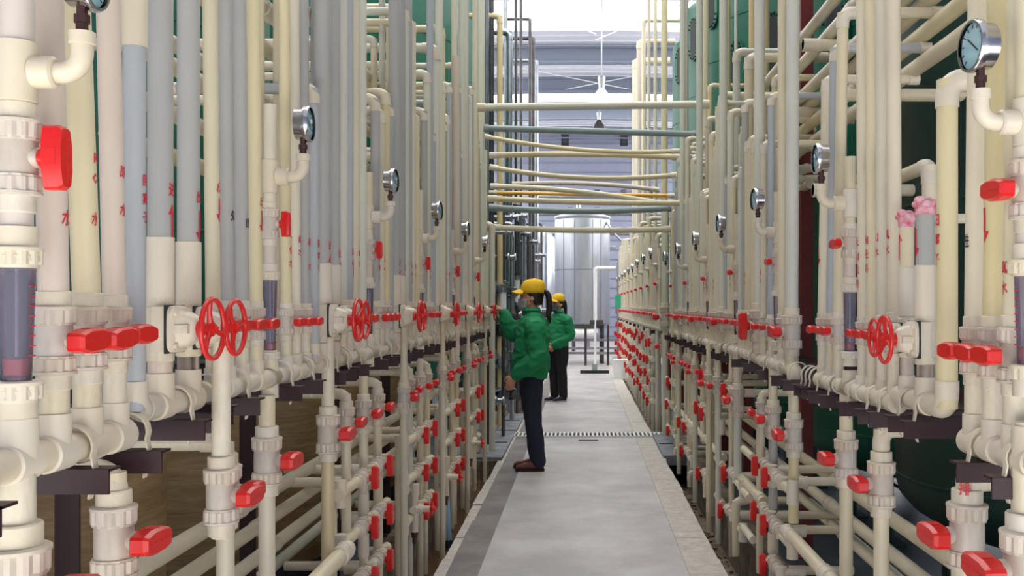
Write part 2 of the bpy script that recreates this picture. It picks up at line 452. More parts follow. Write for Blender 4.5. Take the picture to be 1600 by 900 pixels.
def gate_valve(loc, D, s=1):
    o = gate_p if not gate_used[0] else copy_tree(gate_p)
    gate_used[0] = True
    o.location = loc; o.rotation_euler = (0, 0, 0 if s > 0 else pi); o.scale = (D,)*3
    # turn every wheel a little differently
    for ch in o.children:
        if ch.name.startswith('handwheel'): ch.rotation_euler = (random.uniform(0, 2), 0, 0)
    return o
# pressure gauge, origin at the foot of its bent arm on the riser axis; face +x; metres
def mk_gauge():
    root = empty('pressure_gauge', (0,0,0))
    b = MB(); b.lathe((0,0,0), (1,0,0), [(.012,.021),(.016,.026),(.048,.026),(.052,.0215),(.052,.018)], 20)
    pts = [(.04,0,0),(.06,0,0)]
    for k in range(7):
        a = pi/2*k/6; pts.append((.06+.032*sin(a), 0, .032-.032*cos(a)))
    pts.append((.092,0,.058))
    b.tube(pts, .0175, 16)
    b.lathe((.092,0,.046), (0,0,1), [(0,.0175),(.001,.0205),(.02,.0205),(.021,.016)], 16)
    link('bent_arm', b.mesh('bent_arm'), M['fit'], root)
    b = MB(); b.lathe((.092,0,.064), (0,0,1), [(0,.010),(.016,.010),(.017,.013),(.03,.013),(.031,.009),(.05,.009)], 8)
    link('stem', b.mesh('stem'), M['brass'], root)
    b = MB(); b.lathe((.070,0,.155), (1,0,0), [(0,.036),(.003,.047),(.028,.048),(.030,.054),(.040,.055),(.046,.052),(.046,.047)], 32, caps=False)
    b.lathe((.070,0,.155), (1,0,0), [(0,.036),(.0005,.02)], 32)
    link('case', b.mesh('case'), M['chrome'], root)
    b = MB(); b.lathe((.104,0,.155), (1,0,0), [(0,.048),(.004,.048)], 28)
    dl = link('dial', b.mesh('dial'), M['dial'], root)
    b = MB(); R = Matrix.Rotation(.9, 3, 'X'); b.box((.1095,0,.155)+0*Vector(), (.001,.004,.05), R) if False else b.box(Vector((.1095,0,.158)), (.001,.003,.05), R)
    for k in range(11):
        a = -.75*pi+1.5*pi*k/10; R = Matrix.Rotation(-a, 3, 'X')
        b.box(Vector((.1095, sin(a)*.04, .155+cos(a)*.04)), (.001,.002,.008), R)
    link('needle_and_ticks', b.mesh('needle_and_ticks'), M['ink'], root)
    return root
gauge_p = mk_gauge(); gauge_used = [False]
def gauge(loc, s=1, sc=1.0):
    o = gauge_p if not gauge_used[0] else copy_tree(gauge_p)
    gauge_used[0] = True
    o.location = loc; o.rotation_euler = (0, 0, (0 if s > 0 else pi)+random.uniform(-.12,.12)); o.scale = (sc,)*3
    return o
def flow_meter(x, y, z0, z1, D):
    """clear tube between two union nuts"""
    root = empty('flow_meter', (x, y, z0))
    h = z1-z0; r = D/2
    b = MB(); b.lathe((0,0,-.3*D), (0,0,1), [(0,r*1.12),(.62*D,r*1.12),(.64*D,r*1.02)], 22); link('lower_collar', b.mesh('lower_collar'), M['fit'], root)
    b = MB(); b.lathe((0,0,.25*D), (0,0,1), nut_prof(0, .62*D, r*1.38), 36, ribs=True); link('union_nut', b.mesh('union_nut'), M['fit'], root)
    b = MB(); b.lathe((0,0,h-.87*D), (0,0,1), nut_prof(0, .62*D, r*1.38), 36, ribs=True); link('union_nut', b.mesh('union_nut'), M['fit'], root)
    b = MB(); b.lathe((0,0,h-.3*D), (0,0,1), [(0,r*1.12),(.62*D,r*1.12),(.64*D,r*.96)], 22); link('upper_collar', b.mesh('upper_collar'), M['fit'], root)
    b = MB(); b.lathe((0,0,.8*D), (0,0,1), [(0,r*.78),(h-1.6*D,r*1.02)], 24, caps=False); tb = link('clear_tube', b.mesh('clear_tube'), M['glass'], root)
    b = MB(); b.lathe((0,0,.6*D), (0,0,1), [(0,.1*r),(h-1.2*D,.1*r)], 8); link('guide_rod', b.mesh('guide_rod'), M['chrome'], root)
    b = MB(); b.lathe((0,0,.95*D), (0,0,1), [(0,r*.3),(.1*D,r*.66),(.55*D,r*.72),(.6*D,r*.5)], 18); link('float', b.mesh('float'), M['red'], root)
    b = MB()
    for k in range(8): b.box(Vector((r*.98 if x < 0 else -r*.98, -.1*r, 1.6*D+k*(h-2.7*D)/8)), (.002, r*.5, .0022))
    link('scale_marks', b.mesh('scale_marks'), M['redpaint'], root)
    return root

# ------------------------------------------------------------------ pipes
def arc_path(pts, R, n=6):
    pts = [Vector(p) for p in pts]; out = [pts[0]]
    for i in range(1, len(pts)-1):
        a = (pts[i-1]-pts[i]).normalized(); c_ = (pts[i+1]-pts[i]).normalized()
        p0 = pts[i]+a*R; p1 = pts[i]+c_*R
        for k in range(n+1):
            t = k/n; out.append(p0*(1-t)**2+pts[i]*2*t*(1-t)+p1*t*t)
    out.append(pts[-1]); return out
def elbow_mb(c, a, d, D):
    """elbow fitting at corner c joining unit directions a and d"""
    c = Vector(c); a = Vector(a).normalized(); d = Vector(d).normalized(); b = MB(); r = D/2
    b.tube(arc_path([c+a*1.35*D, c, c+d*1.35*D], .95*D, 8), r*1.13, 18)
    return b
def pipe_straight(p0, p1, D, m, name='pipe', seg=20):
    b = MB(); p0 = Vector(p0); p1 = Vector(p1)
    b.lathe(p0, p1-p0, [(0, D/2), ((p1-p0).length, D/2)], seg)
    return own(name, b, m, origin=p0)
def lettering(parent, x, y, ztop, r, chars, s, size, m=None, ang=None, step=1.45):
    """red stencilled characters wrapped on a pipe; s: side the rack faces"""
    if ang is None: ang = .02 if s > 0 else pi-.02
    for k, ch in enumerate(chars):
        if ch == ' ': continue
        zc = ztop-k*size*step
        b = MB()
        if ch in '^v':
            L = size*2.3; hw = size*.13
            sg = 1 if ch == '^' else -1
            segs = [(-L/2, hw), (L*.18, hw), (L*.181, hw*3.4), (L/2, hw*.2)]
            i0 = len(b.v)
            for (t, hw_) in segs:
                for q in (-1, 0, 1): 
                    u = q*hw_; a = ang+u/r
                    b.v.append(Vector((x+cos(a)*(r+.0012), y+sin(a)*(r+.0012), zc-size*.6+sg*t)))
            for j in range(3):
                for q in range(2): b.f.append((i0+j*3+q, i0+j*3+q+1, i0+j*3+4+q, i0+j*3+3+q))
        else:
            cu = bpy.data.curves.new('txt', 'FONT'); cu.body = ch; cu.size = size; cu.align_x = 'CENTER'; cu.align_y = 'CENTER'; cu.offset = .018*size/.04*.04
            cu.resolution_u = 1
            to = bpy.data.objects.new('txt', cu); C.objects.link(to)
            dg = bpy.context.evaluated_depsgraph_get(); me = bpy.data.meshes.new_from_object(to.evaluated_get(dg))
            bpy.data.objects.remove(to); 
            for v in me.vertices:
                a = ang+(v.co.x*.85)/r
                b.v.append(Vector((x+cos(a)*(r+.0015), y+sin(a)*(r+.0015), zc+v.co.y)))
            for p in me.polygons: b.f.append(tuple(p.vertices))
            bpy.data.meshes.remove(me)
        o = child('lettering' if ch not in '^v' else 'arrow_mark', b, m or M['redpaint'], parent)
CN = {'cream':'cream','yellow':'yellowish','grey':'grey','blue':'blue-grey','pink':'pinkish','pale':'pale green','tan':'aged tan','fit':'cream','mid':'grey-green','orange':'orange'}
def side_name(s): return 'left' if s > 0 else 'right'

OCC = []
def riser(s, x, y, z0, z1, D, col, dy=0, elbow=None, couplings=(), text=None, runx=.45, where='main'):
    """vertical pipe; dy: lean along the rack at the top; elbow: 'back','along+','along-','front' or None"""
    if where == 'main' and abs(x) > .955:
        for _ in range(12):
            if not any(abs(q[0]-x) < (q[2]+D)/2 and abs(q[1]-y) < (q[2]+D)/2 and z0 < q[4] and q[3] < z1 for q in OCC): break
            x += -s*.022; 
    OCC.append((x, y, D, z0, z1))
    p0 = Vector((x, y, z0)); p1 = Vector((x, y+dy, z1))
    o = pipe_straight(p0, p1, D, M[col], 'riser_pipe')
    up = (p1-p0).normalized()
    desc = ''
    if elbow:
        d = {'back': Vector((-s,0,0)), 'along+': Vector((0,1,0)), 'along-': Vector((0,-1,0)), 'front': Vector((s,0,0))}[elbow]
        child('elbow', elbow_mb(p1, -up, d, D), M['fit'], o)
        mb = MB(); mb.lathe(p1+d*.6*D, d, [(0,D/2),(runx,D/2)], 16); child('branch_pipe', mb, M[col], o)
        # hanger keeps nothing floating: the branch ends in a socket
        mb = MB(); mb.lathe(p1+d*(runx+.3*D), d, [(0,D*.58),(1.1*D,D*.58)], 16); child('socket', mb, M['fit'], o)
        desc = ' with elbow top'
    for zc in couplings:
        q = p0+(p1-p0)*((zc-z0)/(z1-z0)); mb = MB(); mb.lathe(q-up*.07, up, [(0,D*.5),(.002,D*.57),(.138,D*.57),(.14,D*.5)], 20)
        child('coupling', mb, M['fit'], o)
    if text:
        zt = text[1]; yy = y+dy*(zt-z0)/(z1-z0)
        lettering(o, x, yy, zt, D/2, text[0], s, text[2] if len(text) > 2 else .035, M[text[3]] if len(text) > 3 else None)
        desc += (' and' if elbow else ' with')+' painted marks'
    rack = side_name(s)
    if where == 'main':
        reg(o, CN[col]+' upright pipe'+desc+', '+rack+' rack, {n} such from camera', 'pipe', 'upright pipes of the '+rack+' rack')
    elif where == 'low':
        reg(o, CN[col]+' lower drop pipe of the '+rack+' rack, {n} of its colour from the camera', 'pipe', 'drop pipes of the '+rack+' rack')
    return o

XR = .92; ZV = 1.40; ZLV = .99
def upper_valve(s, y, D, col, zt, dy=0, zv=None, zh=1.2, lever='across', **k):
    x = -s*XR; zv = ZV if zv is None else zv
    v = ball_valve((x, y, zv), D, s, lever=lever, tail=zv-zh-.01, tailmat=M['cream'])
    reg(v, 'red-lever valve at hand height, '+side_name(s)+' rack, {n} of its row', 'valve', 'hand-height valves of the '+side_name(s)+' rack')
    return riser(s, x, y, zv+1.2*D, zt, D, col, dy, **k)

def manifold(s, y0, y1, z, D, tees, ends=True, drop=None, cap_up=True):
    """header along y with tees at the given y's (y, D)"""
    x = -s*XR; root = empty('manifold', (x, y0, z))
    b = MB(); b.lathe((x, y0, z), (0,1,0), [(0,D/2),(y1-y0,D/2)], 20); child('header_pipe', b, M['fit'], root)
    for (ty, tD, up) in tees:
        b = MB(); w_ = min(.6*D, .62*tD+.008)
        b.lathe((x, ty-w_, z), (0,1,0), [(0,D*.5),(.003,D*.585),(2*w_-.003,D*.585),(2*w_,D*.5)], 20)
        b.lathe((x, ty, z), (0,0,up), [(0,tD*.575),(D*.55+tD*.75,tD*.575),(D*.55+tD*.75,tD*.5)], 20)
        child('tee', b, M['fit'], root)
    reg(root, 'cream tee manifold below the '+side_name(s)+' rack valves, {n} from the camera', 'manifold', 'tee manifolds of the '+side_name(s)+' rack')
    return root
def bracket(s, y, z, w_=.42, clips=1, D=.058):
    x = -s*XR; root = empty('pipe_bracket', (x, y, z))
    b = MB(); xc = x-s*(w_/2-.07)
    b.box((xc, y, z-.02), (w_, .006, .045)); b.box((xc, y+.02, z-.0), (w_, .045, .005)); child('angle_bar', b, M['maroon'], root)
    for k in range(clips):
        cy = y+.012+k*.0
        b = MB(); r = D*.62
        pts = [Vector((x+s*cos(t)*r, cy, z+.005+D*.62+sin(t)*r)) for t in [(-.5+1.35*j/11)*pi for j in range(12)]]
        pts = [Vector((x+s*r*.8, cy, z-.05)), Vector((x+s*r*1.12, cy, z-.01))]+[p for p in pts if p.z > z+D*.3]
        i0 = len(b.v)
        for p in pts:
            n_ = Vector((p.x-x, 0, p.z-(z+D*.62))); n_.normalize()
            for dyy, e in ((-.009,0),(.009,0),(.009,.004),(-.009,.004)): b.v.append(Vector((p.x, cy+dyy+k*.05, p.z))+n_*e)
        for j in range(len(pts)-1):
            for q in range(4): b.f.append((i0+j*4+q, i0+j*4+(q+1) % 4, i0+j*4+4+(q+1) % 4, i0+j*4+4+q))
        b.f.append((i0,i0+1,i0+2,i0+3)); i9 = i0+4*(len(pts)-1); b.f.append((i9+3,i9+2,i9+1,i9))
        child('pipe_clip', b, M['fit'], root)
    reg(root, 'maroon bracket with cream clip under '+side_name(s)+' rack manifolds, {n} from the camera', 'bracket', 'pipe brackets of the '+side_name(s)+' rack')
def flow_column(s, y, D, col, ztop, zh=1.2, dz=0, lever='along', cont=True, gauge_on=True, Dg=1.0):
    x = -s*XR
    fm = flow_meter(x, y, 1.28+dz, 1.56+dz, D)
    reg(fm, 'clear-tube flow meter between ribbed nuts, '+side_name(s)+' rack, {n} from the camera', 'flow meter', 'flow meters of the '+side_name(s)+' rack')
    b = MB(); b.lathe((x, y, zh), (0,0,1), [(0,D*.5),(.08+dz,D*.5)], 18)
    child('tail_pipe', b, M['fit'], fm)
    b = MB(); b.lathe((x, y, 1.545+dz), (0,0,1), [(0,D*.44),(.085,D*.44)], 18); child('neck_pipe', b, M['pink'], fm)
    zv = 1.69+dz
    v = ball_valve((x, y, zv), D*.93, s, lever=lever)
    reg(v, 'red-lever valve above a flow meter on the '+side_name(s)+' rack, {n} from the camera', 'valve', 'valves above the flow meters')
    r = riser(s, x, y, zv+1.2*D, ztop, D*.93, col, couplings=())
    if gauge_on:
        b = MB(); b.lathe((x, y, 1.829+dz-.05), (0,0,1), [(0,D*.465),(.002,D*.56),(.098,D*.56),(.1,D*.465)], 20); child('tee', b, M['fit'], r)
        g = gauge((x+s*(D*.5-.012-.004), y, 1.829+dz), s, Dg)
        reg(g, 'chrome pressure gauge with bluish dial, '+side_name(s)+' rack, {n} from the camera', 'gauge', 'pressure gauges of the '+side_name(s)+' rack')
def gate_unit(s, y, D, col, ztop, zh, dy=0, zv=None, **k):
    x = -s*XR; zv = ZV if zv is None else zv
    g = gate_valve((x, y, zv), D, s)
    reg(g, 'cream valve with red spoked handwheel on the '+side_name(s)+' rack, {n} from the camera', 'valve', 'handwheel valves of the '+side_name(s)+' rack')
    b = MB(); b.lathe((0,0,-1.25), (0,0,-1), [(0,.5),((zv-zh)/D-1.25,.5)], 18); link('tail_pipe', b.mesh('tail_pipe'), M['pink'], g)
    return riser(s, x, y, zv+1.3*D, ztop, D, col, dy, couplings=(zv+.13,), **k)
def ztop_of(y): return CAMH+(478/F)*y+.25


def low_valve(s, y, D, col, zbot, zv=None, x=None, top='header', ztop=1.19, lever='across', tee_at=(), big=True):
    """drop pipe with a union valve below the manifold"""
    x = -s*XR if x is None else x; zv = ZLV if zv is None else zv
    Dp = D; D = D*1.25 if big else D
    v = ball_valve((x, y, zv), D, s, lever=lever); q = Dp/D*.5
    h = (ztop-zv)/D
    if top == 'header':
        b = MB(); b.lathe((0,0,1.2), (0,0,1), [(0,q),(h-1.2,q)], 18); link('head_pipe', b.mesh('head_pipe'), M['cream'], v)
    elif top == 'back':      # short upright, elbow turning back under the manifold
        zt = (ztop-zv)/D
        b = MB(); b.lathe((0,0,1.2), (0,0,1), [(0,q),(zt-1.2,q)], 18); b.lathe((-q,0,zt), (-1,0,0), [(0,q),(4.5,q)], 16); link('head_pipe', b.mesh('head_pipe'), M['cream'], v)
        link('elbow', elbow_mb((0,0,zt), (0,0,-1), (-1,0,0), 2*q).mesh('elbow'), M['fit'], v)
    reg(v, 'red-lever union valve of the lower row, '+side_name(s)+' rack, {n} from camera', 'valve', 'lower valves of the '+side_name(s)+' rack')
    r = riser(s, x, y, zbot, zv-1.2*D, Dp, col, where='low'); D = Dp
    for zt in tee_at:
        b = MB(); b.lathe((x, y, zt-.05), (0,0,1), [(0,D*.5),(.002,D*.6),(.098,D*.6),(.1,D*.5)], 18); child('coupling', b, M['fit'], r)
    return v

# ------------------------------------------------------------------ LEFT RACK
S = 1
def Y_(px): return depth(px, -XR)
# nearest bank (partly out of the frame)
flow_column(S, Y_(26), .056, 'pink', 2.3, zh=1.2, dz=.0, lever='along')
upper_valve(S, Y_(84), .050, 'pink', 2.3, dy=-.03, zv=1.39, text=('水', 1.60, .030))
upper_valve(S, Y_(136), .049, 'yellow', 2.3, dy=-.06, zv=1.39, text=('RO 水', 1.72, .026))
upper_valve(S, Y_(179), .044, 'pink', 2.4, dy=-.04, zv=1.395, text=('原 水', 1.71, .026))
# the grey-blue pipe dropping to the elbow beside the handwheels
y = Y_(210); o = riser(S, -XR, y, 1.235, 2.45, .045, 'blue', couplings=(2.05,), text=('阴离子', 1.705, .026))
child('elbow', elbow_mb((-XR, y, 1.235), (0,0,1), (0,1,0), .045), M['fit'], o)
manifold(S, 1.30, 1.90, 1.195, .056, [(Y_(26), .056, 1), (Y_(84), .05, 1), (Y_(136), .049, 1), (1.885, .046, 1)])
for yy in (1.40, 1.72, 1.935): bracket(S, yy, 1.155)
# handwheel pair of the first bank
gate_unit(S, 2.085, .052, 'grey', 2.6, 1.235, text=('进^', 1.70, .032))
gate_unit(S, 2.235, .050, 'grey', 2.6, 1.235, text=('出v', 1.70, .032))
manifold(S, 2.0, 2.255, 1.235, .054, [(2.085, .052, 1), (2.235, .05, 1)])
bracket(S, 2.155, 1.19); bracket(S, 2.285, 1.19)
riser(S, -1.02, 2.36, 1.3, 2.6, .022, 'cream'); riser(S, -1.0, 2.30, 1.3, 2.6, .017, 'cream')
for px, D, c, tx in ((333,.036,'yellow',None), (355,.037,'grey',('处', 1.68, .03, 'ink')), (378,.037,'grey',('出', 1.67, .03, 'ink')), (400,.037,'yellow',None)):
    upper_valve(S, Y_(px), D, c, 2.75, dy=-.035, zh=1.24, text=tx if tx else ('反v', 1.74, .026))
flow_column(S, Y_(422), .040, 'cream', 2.04, zh=1.24)
for px, D, c, tx in ((447,.034,'yellow','氧化水'), (462,.033,'cream','纯水'), (477,.034,'grey','原 水')):
    upper_valve(S, Y_(px), D, c, 2.9, dy=-.03, zh=1.24, text=(tx, 1.66, .028))
y = 3.27; o = riser(S, -XR, y, 1.27, 2.19, .038, 'blue', elbow='back', text=('阴离子', 1.66, .028)); child('elbow', elbow_mb((-XR, y, 1.27), (0,0,1), (0,1,0), .038), M['fit'], o)
manifold(S, 2.34, 3.2, 1.24, .050, [(Y_(p), .038, 1) for p in (333,355,378,400,447,462,477)]+[(Y_(422), .042, -1), (Y_(422), .042, 1)])
for yy in (2.33, 2.52, 2.9, 3.13): bracket(S, yy, 1.205)
# loose uprights standing behind the first bank
for px, x, c, D, zt in ((404,-1.02,'yellow',.036,3.2), (436,-1.05,'yellow',.04,3.2), (452,-1.04,'cream',.034,3.2), (533,-1.03,'yellow',.042,3.4), (546,-1.05,'cream',.036,3.4)):
    riser(S, x, depth(px, x), 1.15, zt, D, c)
# the following banks repeat about every 1.3 m
rr = random.Random(5)
cols = ['cream','yellow','grey','pale','blue','cream','pale','grey']
for k in range(1, 6):
    y0 = 2.085+1.29*k
    zt = ztop_of(y0)+.9
    gate_unit(S, y0, .058, 'grey' if k < 3 else 'pale', zt if k != 3 else 3.05, 1.25, elbow=None if k != 3 else 'back', text=('进^', 1.66, .034) if k < 3 else None)
    gate_unit(S, y0+.145, .054, 'grey' if k < 3 else 'pale', zt, 1.25, text=('出v', 1.64, .034) if k < 3 else None)
    manifold(S, y0-.08, y0+.2, 1.25, .054, [(y0, .052, 1), (y0+.145, .05, 1)])
    bracket(S, y0+.06, 1.21); bracket(S, y0+.22, 1.21)
    if k == 5:
        for q, off in enumerate((.27, .40, .55)):
            upper_valve(S, y0+off, .045, 'pale', [2.35, 2.9, 2.15][q], zh=1.25, elbow='back' if q != 1 else None)
        manifold(S, y0+.22, y0+.62, 1.25, .05, [(y0+o_, .045, 1) for o_ in (.27, .40, .55)])
        riser(S, -.98, y0+.75, -.1, 2.6, .07, 'pink'); riser(S, -.9, y0+.9, -.05, 2.25, .06, 'pale', elbow='back')
        continue
    offs = (.28, .37, .48, .60, .86, .97, 1.08)
    for q, off in enumerate(offs):
        elb = rr.random() < (.5 if k == 1 else .65 if k == 2 else .85)
        zt2 = rr.uniform(2.15, 2.75)+.12*k if elb else zt
        upper_valve(S, y0+off, .042, cols[(q+3*k) % 8], zt2, zh=1.25, elbow='back' if elb else None, runx=.3+rr.random()*.35,
                    text=(rr.choice(['原水','阴离子','阳离子','纯水','反v','进^']), 1.66, .03) if k < 4 and q in (1,2,4,5) else None)
    flow_column(S, y0+.73, .040, 'cream', [0, 2.02, 2.1, 1.98, 2.05][k], zh=1.25, lever='along')
    o = riser(S, -XR, y0+1.18, 1.28, 2.3+.1*k, .038, 'blue', elbow='back'); child('elbow', elbow_mb((-XR, y0+1.18, 1.28), (0,0,1), (0,1,0), .038), M['fit'], o)
    manifold(S, y0+.24, y0+1.12, 1.25, .050, [(y0+o_, .038, 1) for o_ in offs]+[(y0+.73, .042, -1), (y0+.73, .042, 1)])
    for yy in (.25, .43, .8, 1.03): bracket(S, y0+yy, 1.215)
    # second rank standing behind, some bent over at the top
    for q in ((2, 3, 5) if k == 1 else (1, 2, 3, 5) if k == 2 else range(6)):
        x = -rr.choice([1.03, 1.08, 1.14]); yy = y0+.08+q*.2
        elb = rr.random() < (.55 if k < 3 else .9)
        riser(S, x, yy, 1.1, (2.2+rr.random()*.9+.1*k) if elb else zt+.4, rr.choice([.034,.042,.05]), rr.choice(['cream','yellow','pale','yellow','blue']), elbow='back' if elb else None, runx=.35)
# rack end pipes turning over with a bend toward the tanks
for px, py, x, D in ((690,45,-.98,.05), (712,88,-.9,.055), (725,135,-.92,.05)):
    yy = depth(px, x); riser(S, x, yy, 1.1, height(py, yy), D, 'pink' if px > 700 else 'yellow', elbow='back' if px < 700 else None, runx=.5)
# ---- left lower row
low_valve(S, Y_(26), .056, 'cream', .2, zv=.978)
low_valve(S, Y_(178), .047, 'cream', .2, zv=.99, top='back', ztop=1.125)
low_valve(S, Y_(298)+.03, .044, 'cream', .90, zv=1.0, x=-.86, ztop=1.37)
low_valve(S, Y_(352), .045, 'cream', .25, zv=.975, top='back', ztop=1.10)
low_valve(S, Y_(417), .047, 'cream', -.2, zv=1.0)
low_valve(S, Y_(506)-.02, .045, 'tan', -.15, zv=1.0, x=-.90, ztop=1.36)
low_valve(S, Y_(543)-.02, .038, 'cream', .57, zv=1.0, top='back', ztop=1.11)
low_valve(S, Y_(568), .038, 'cream', -.15, zv=1.0, tee_at=(.62,.45))
low_valve(S, Y_(590), .038, 'cream', -.1, zv=1.0, top='back', ztop=1.11, tee_at=(.5,))
for k in range(2, 6):
    y0 = 2.085+1.29*k
    low_valve(S, y0+.03, .036, 'cream', -.12, zv=1.0, x=-.88, ztop=1.36)
    if k == 5:
        low_valve(S, y0+.38, .036, 'cream', 0, zv=1.02, top='back', ztop=1.12); continue
    low_valve(S, y0+.25, .036, 'cream', -.15, zv=1.0, top='back', ztop=1.11, tee_at=(.55,))
    low_valve(S, y0+.40, .036, 'pale', -.1, zv=1.01, top='back', ztop=1.12)
    low_valve(S, y0+.73, .038, 'cream', -.1 if k < 4 else .1, zv=1.0)
    low_valve(S, y0+.98, .036, 'yellow', .56, zv=1.0, top='back', ztop=1.11)

def row_valve(s, y, z, D=.046, x=None, back=True, col='cream', rack=None):
    """union valve lying along the rack with its lever upright"""
    x = -s*.90 if x is None else x
    v = ball_valve((x, y, z), D, s, mode='along', lever='along')
    b = MB(); b.lathe((0,1.6,0), (0,1,0), [(0,.46),(1.6,.46)], 14); link('tail_pipe', b.mesh('tail_pipe'), M['cream'], v)
    b = MB(); b.lathe((0,3.0,0), (-1,0,0), [(0,.5),(2.2,.5)], 14); b.lathe((0,3.0,0), (0,0,1), [(-.6,.56),(.6,.56)], 14); link('tee', b.mesh('tee'), M['fit'], v)
    reg(v, 'red-lever valve lying sideways low on the '+side_name(s)+' rack, {n} from the camera', 'valve', 'sideways low valves of the '+side_name(s)+' rack')
    return v
def long_pipe(s, x, z, y0, y1, D, col, tees=(), label=None):
    b = MB(); b.lathe((x, y0, z), (0,1,0), [(0,D/2),(y1-y0,D/2)], 18)
    o = own('header_pipe', b, M[col], origin=(x, y0, z))
    for t in tees:
        b = MB(); b.lathe((x, t-.05, z), (0,1,0), [(0,D*.5),(.002,D*.6),(.03,D*.6),(.031,D*.57),(.07,D*.57),(.071,D*.6),(.098,D*.6),(.1,D*.5)], 18)
        child('coupling', b, M['fit'], o)
    reg(o, label or (CN[col]+' pipe running lengthwise low behind the '+side_name(s)+' rack, {n} counted from the aisle'), 'pipe', 'lengthwise pipes', key=abs(x)*10-z)
    return o
def cross_stub(s, x0, x1, y, z, D, col='cream', ends=True):
    b = MB(); b.lathe((min(x0,x1), y, z), (1,0,0), [(0,D/2),(abs(x1-x0),D/2)], 14)
    o = own('stub_pipe', b, M[col], origin=(x0, y, z))
    if ends:
        b = MB(); b.lathe((x0-(.0 if s < 0 else .08), y, z), (1,0,0), [(0,D*.58),(.08,D*.58)], 14); child('socket', b, M['fit'], o)
    reg(o, 'short '+CN[col]+' pipe reaching back from the '+side_name(s)+' rack, {n} from the camera', 'pipe', 'short cross pipes')
for k in range(4):
    for (dy, zz) in ((0, (.755,.555,.35)), (.30, (.755,.545,.345))):
        for r_, z in enumerate(zz):
            yv = 3.88+1.27*k+dy
            if k == 3 and r_ == 2: continue
            row_valve(S, yv, z, .046)
            cross_stub(S, -.94, -1.27, yv-.1, z-.0, .04) if r_ != 1 else None
    for z in (.755, .555, .35):
        yv = 3.88+1.27*k
        b = MB(); b.lathe((-.90, yv-.32, z), (0,1,0), [(0,.021),(.26,.021)], 16)
        o = own('link_pipe', b, M['cream'], origin=(-.9, yv, z))
        b = MB(); b.lathe((-.90, yv+.05, z), (0,1,0), [(0,.021),(.2,.021)], 16); child('middle_pipe', b, M['cream'], o)
        b = MB(); b.lathe((-.90, yv+.36, z), (0,1,0), [(0,.021),(.15,.021)], 16); child('end_pipe', b, M['cream'], o)
        b = MB(); b.lathe((-.9, yv-.36, z), (0,1,0), [(0,.024),(.06,.024)], 16); b.lathe((-.9, yv-.33, z-.05), (0,0,1), [(0,.024),(.1,.024)], 16); child('tee', b, M['fit'], o)
        reg(o, 'cream link pipe between sideways valves low on the left rack, {n} from the camera', 'pipe', 'link pipes low on the left rack')
    # standing pipes tying the three rows together
    for dy, zb, zt in ((-.33, -.1, .80), (.48, -.12, .72)):
        riser(S, -.93, 3.88+1.27*k+dy, zb, zt, .036, 'cream', where='low')
long_pipe(S, -.86, .567, 1.75, 3.5, .058, 'cream', (2.4, 3.42))
long_pipe(S, -1.16, .765, 1.2, 8.8, .052, 'cream', (2.0, 3.2, 4.4, 5.6))
long_pipe(S, -1.18, .65, 1.2, 8.8, .050, 'cream', (2.6, 3.5, 5.0, 6.1))
long_pipe(S, -1.20, .525, 1.2, 8.6, .050, 'cream', (2.3, 3.7, 4.9))
long_pipe(S, -1.3, .36, 1.2, 8.6, .048, 'pale', (3.7,))
# drain taps at the foot of the left rack
def drain_tap(s, x, y, z):
    root = empty('drain_tap', (x, y, z))
    b = MB(); b.tube(arc_path([(x-s*.1,y,z+.1),(x,y,z+.1),(x,y,z-.12)], .03), .019, 14); b.lathe((x,y,z+.1), (0,0,1), [(-.03,.024),(.03,.024)], 14); child('tap_body', b, M['fit'], root)
    b = MB(); b.lathe((x,y,z), (s,0,0), [(0,.022),(.04,.022),(.041,.017),(.08,.017)], 14); b.lathe((x,y,z), (0,1,0), [(-.04,.02),(.04,.02)], 14); child('spout', b, M['fit'], root)
    b = MB()
    for q in range(3):
        a = q*pi/3; R = Matrix.Rotation(a, 3, 'X'); b.box(Vector((x+s*.09, y, z)), (.012,.012,.075), R)
    b.lathe((x+s*.08,y,z), (s,0,0), [(0,.014),(.03,.012)], 10); child('handle', b, M['red'], root)
    b = MB(); b.lathe((x,y,z-.12), (0,0,-1), [(0,.02),(.03,.015),(.031,.012),(.06,.012)], 12); child('nozzle', b, M['brass'], root)
    reg(root, 'small drain tap with red cross handle low on the '+side_name(s)+' rack, {n} from the camera', 'tap', 'drain taps')
for px, py in ((648,795), (697,745), (735,692)): 
    yy = depth(px, -.88); drain_tap(S, -.88, yy, height(py, yy))
b = MB(); b.tube([(-.93, depth(693,-.93), .45), (-.92, depth(693,-.93), .2), (-.9, depth(693,-.93), -.15)], .028, 14)
o = own('drain_hose', b, mat('pale_blue_hose','8fb4cf',.5), origin=(-.92, depth(693,-.93), .2)); b = MB(); b.lathe((-.9, depth(693,-.93), -.15), (0,0,1), [(0,.034),(.05,.034)], 14); child('end_cap', b, M['ink'], o)
tag(o, 'pale blue drain hose hanging into the left channel', 'hose')

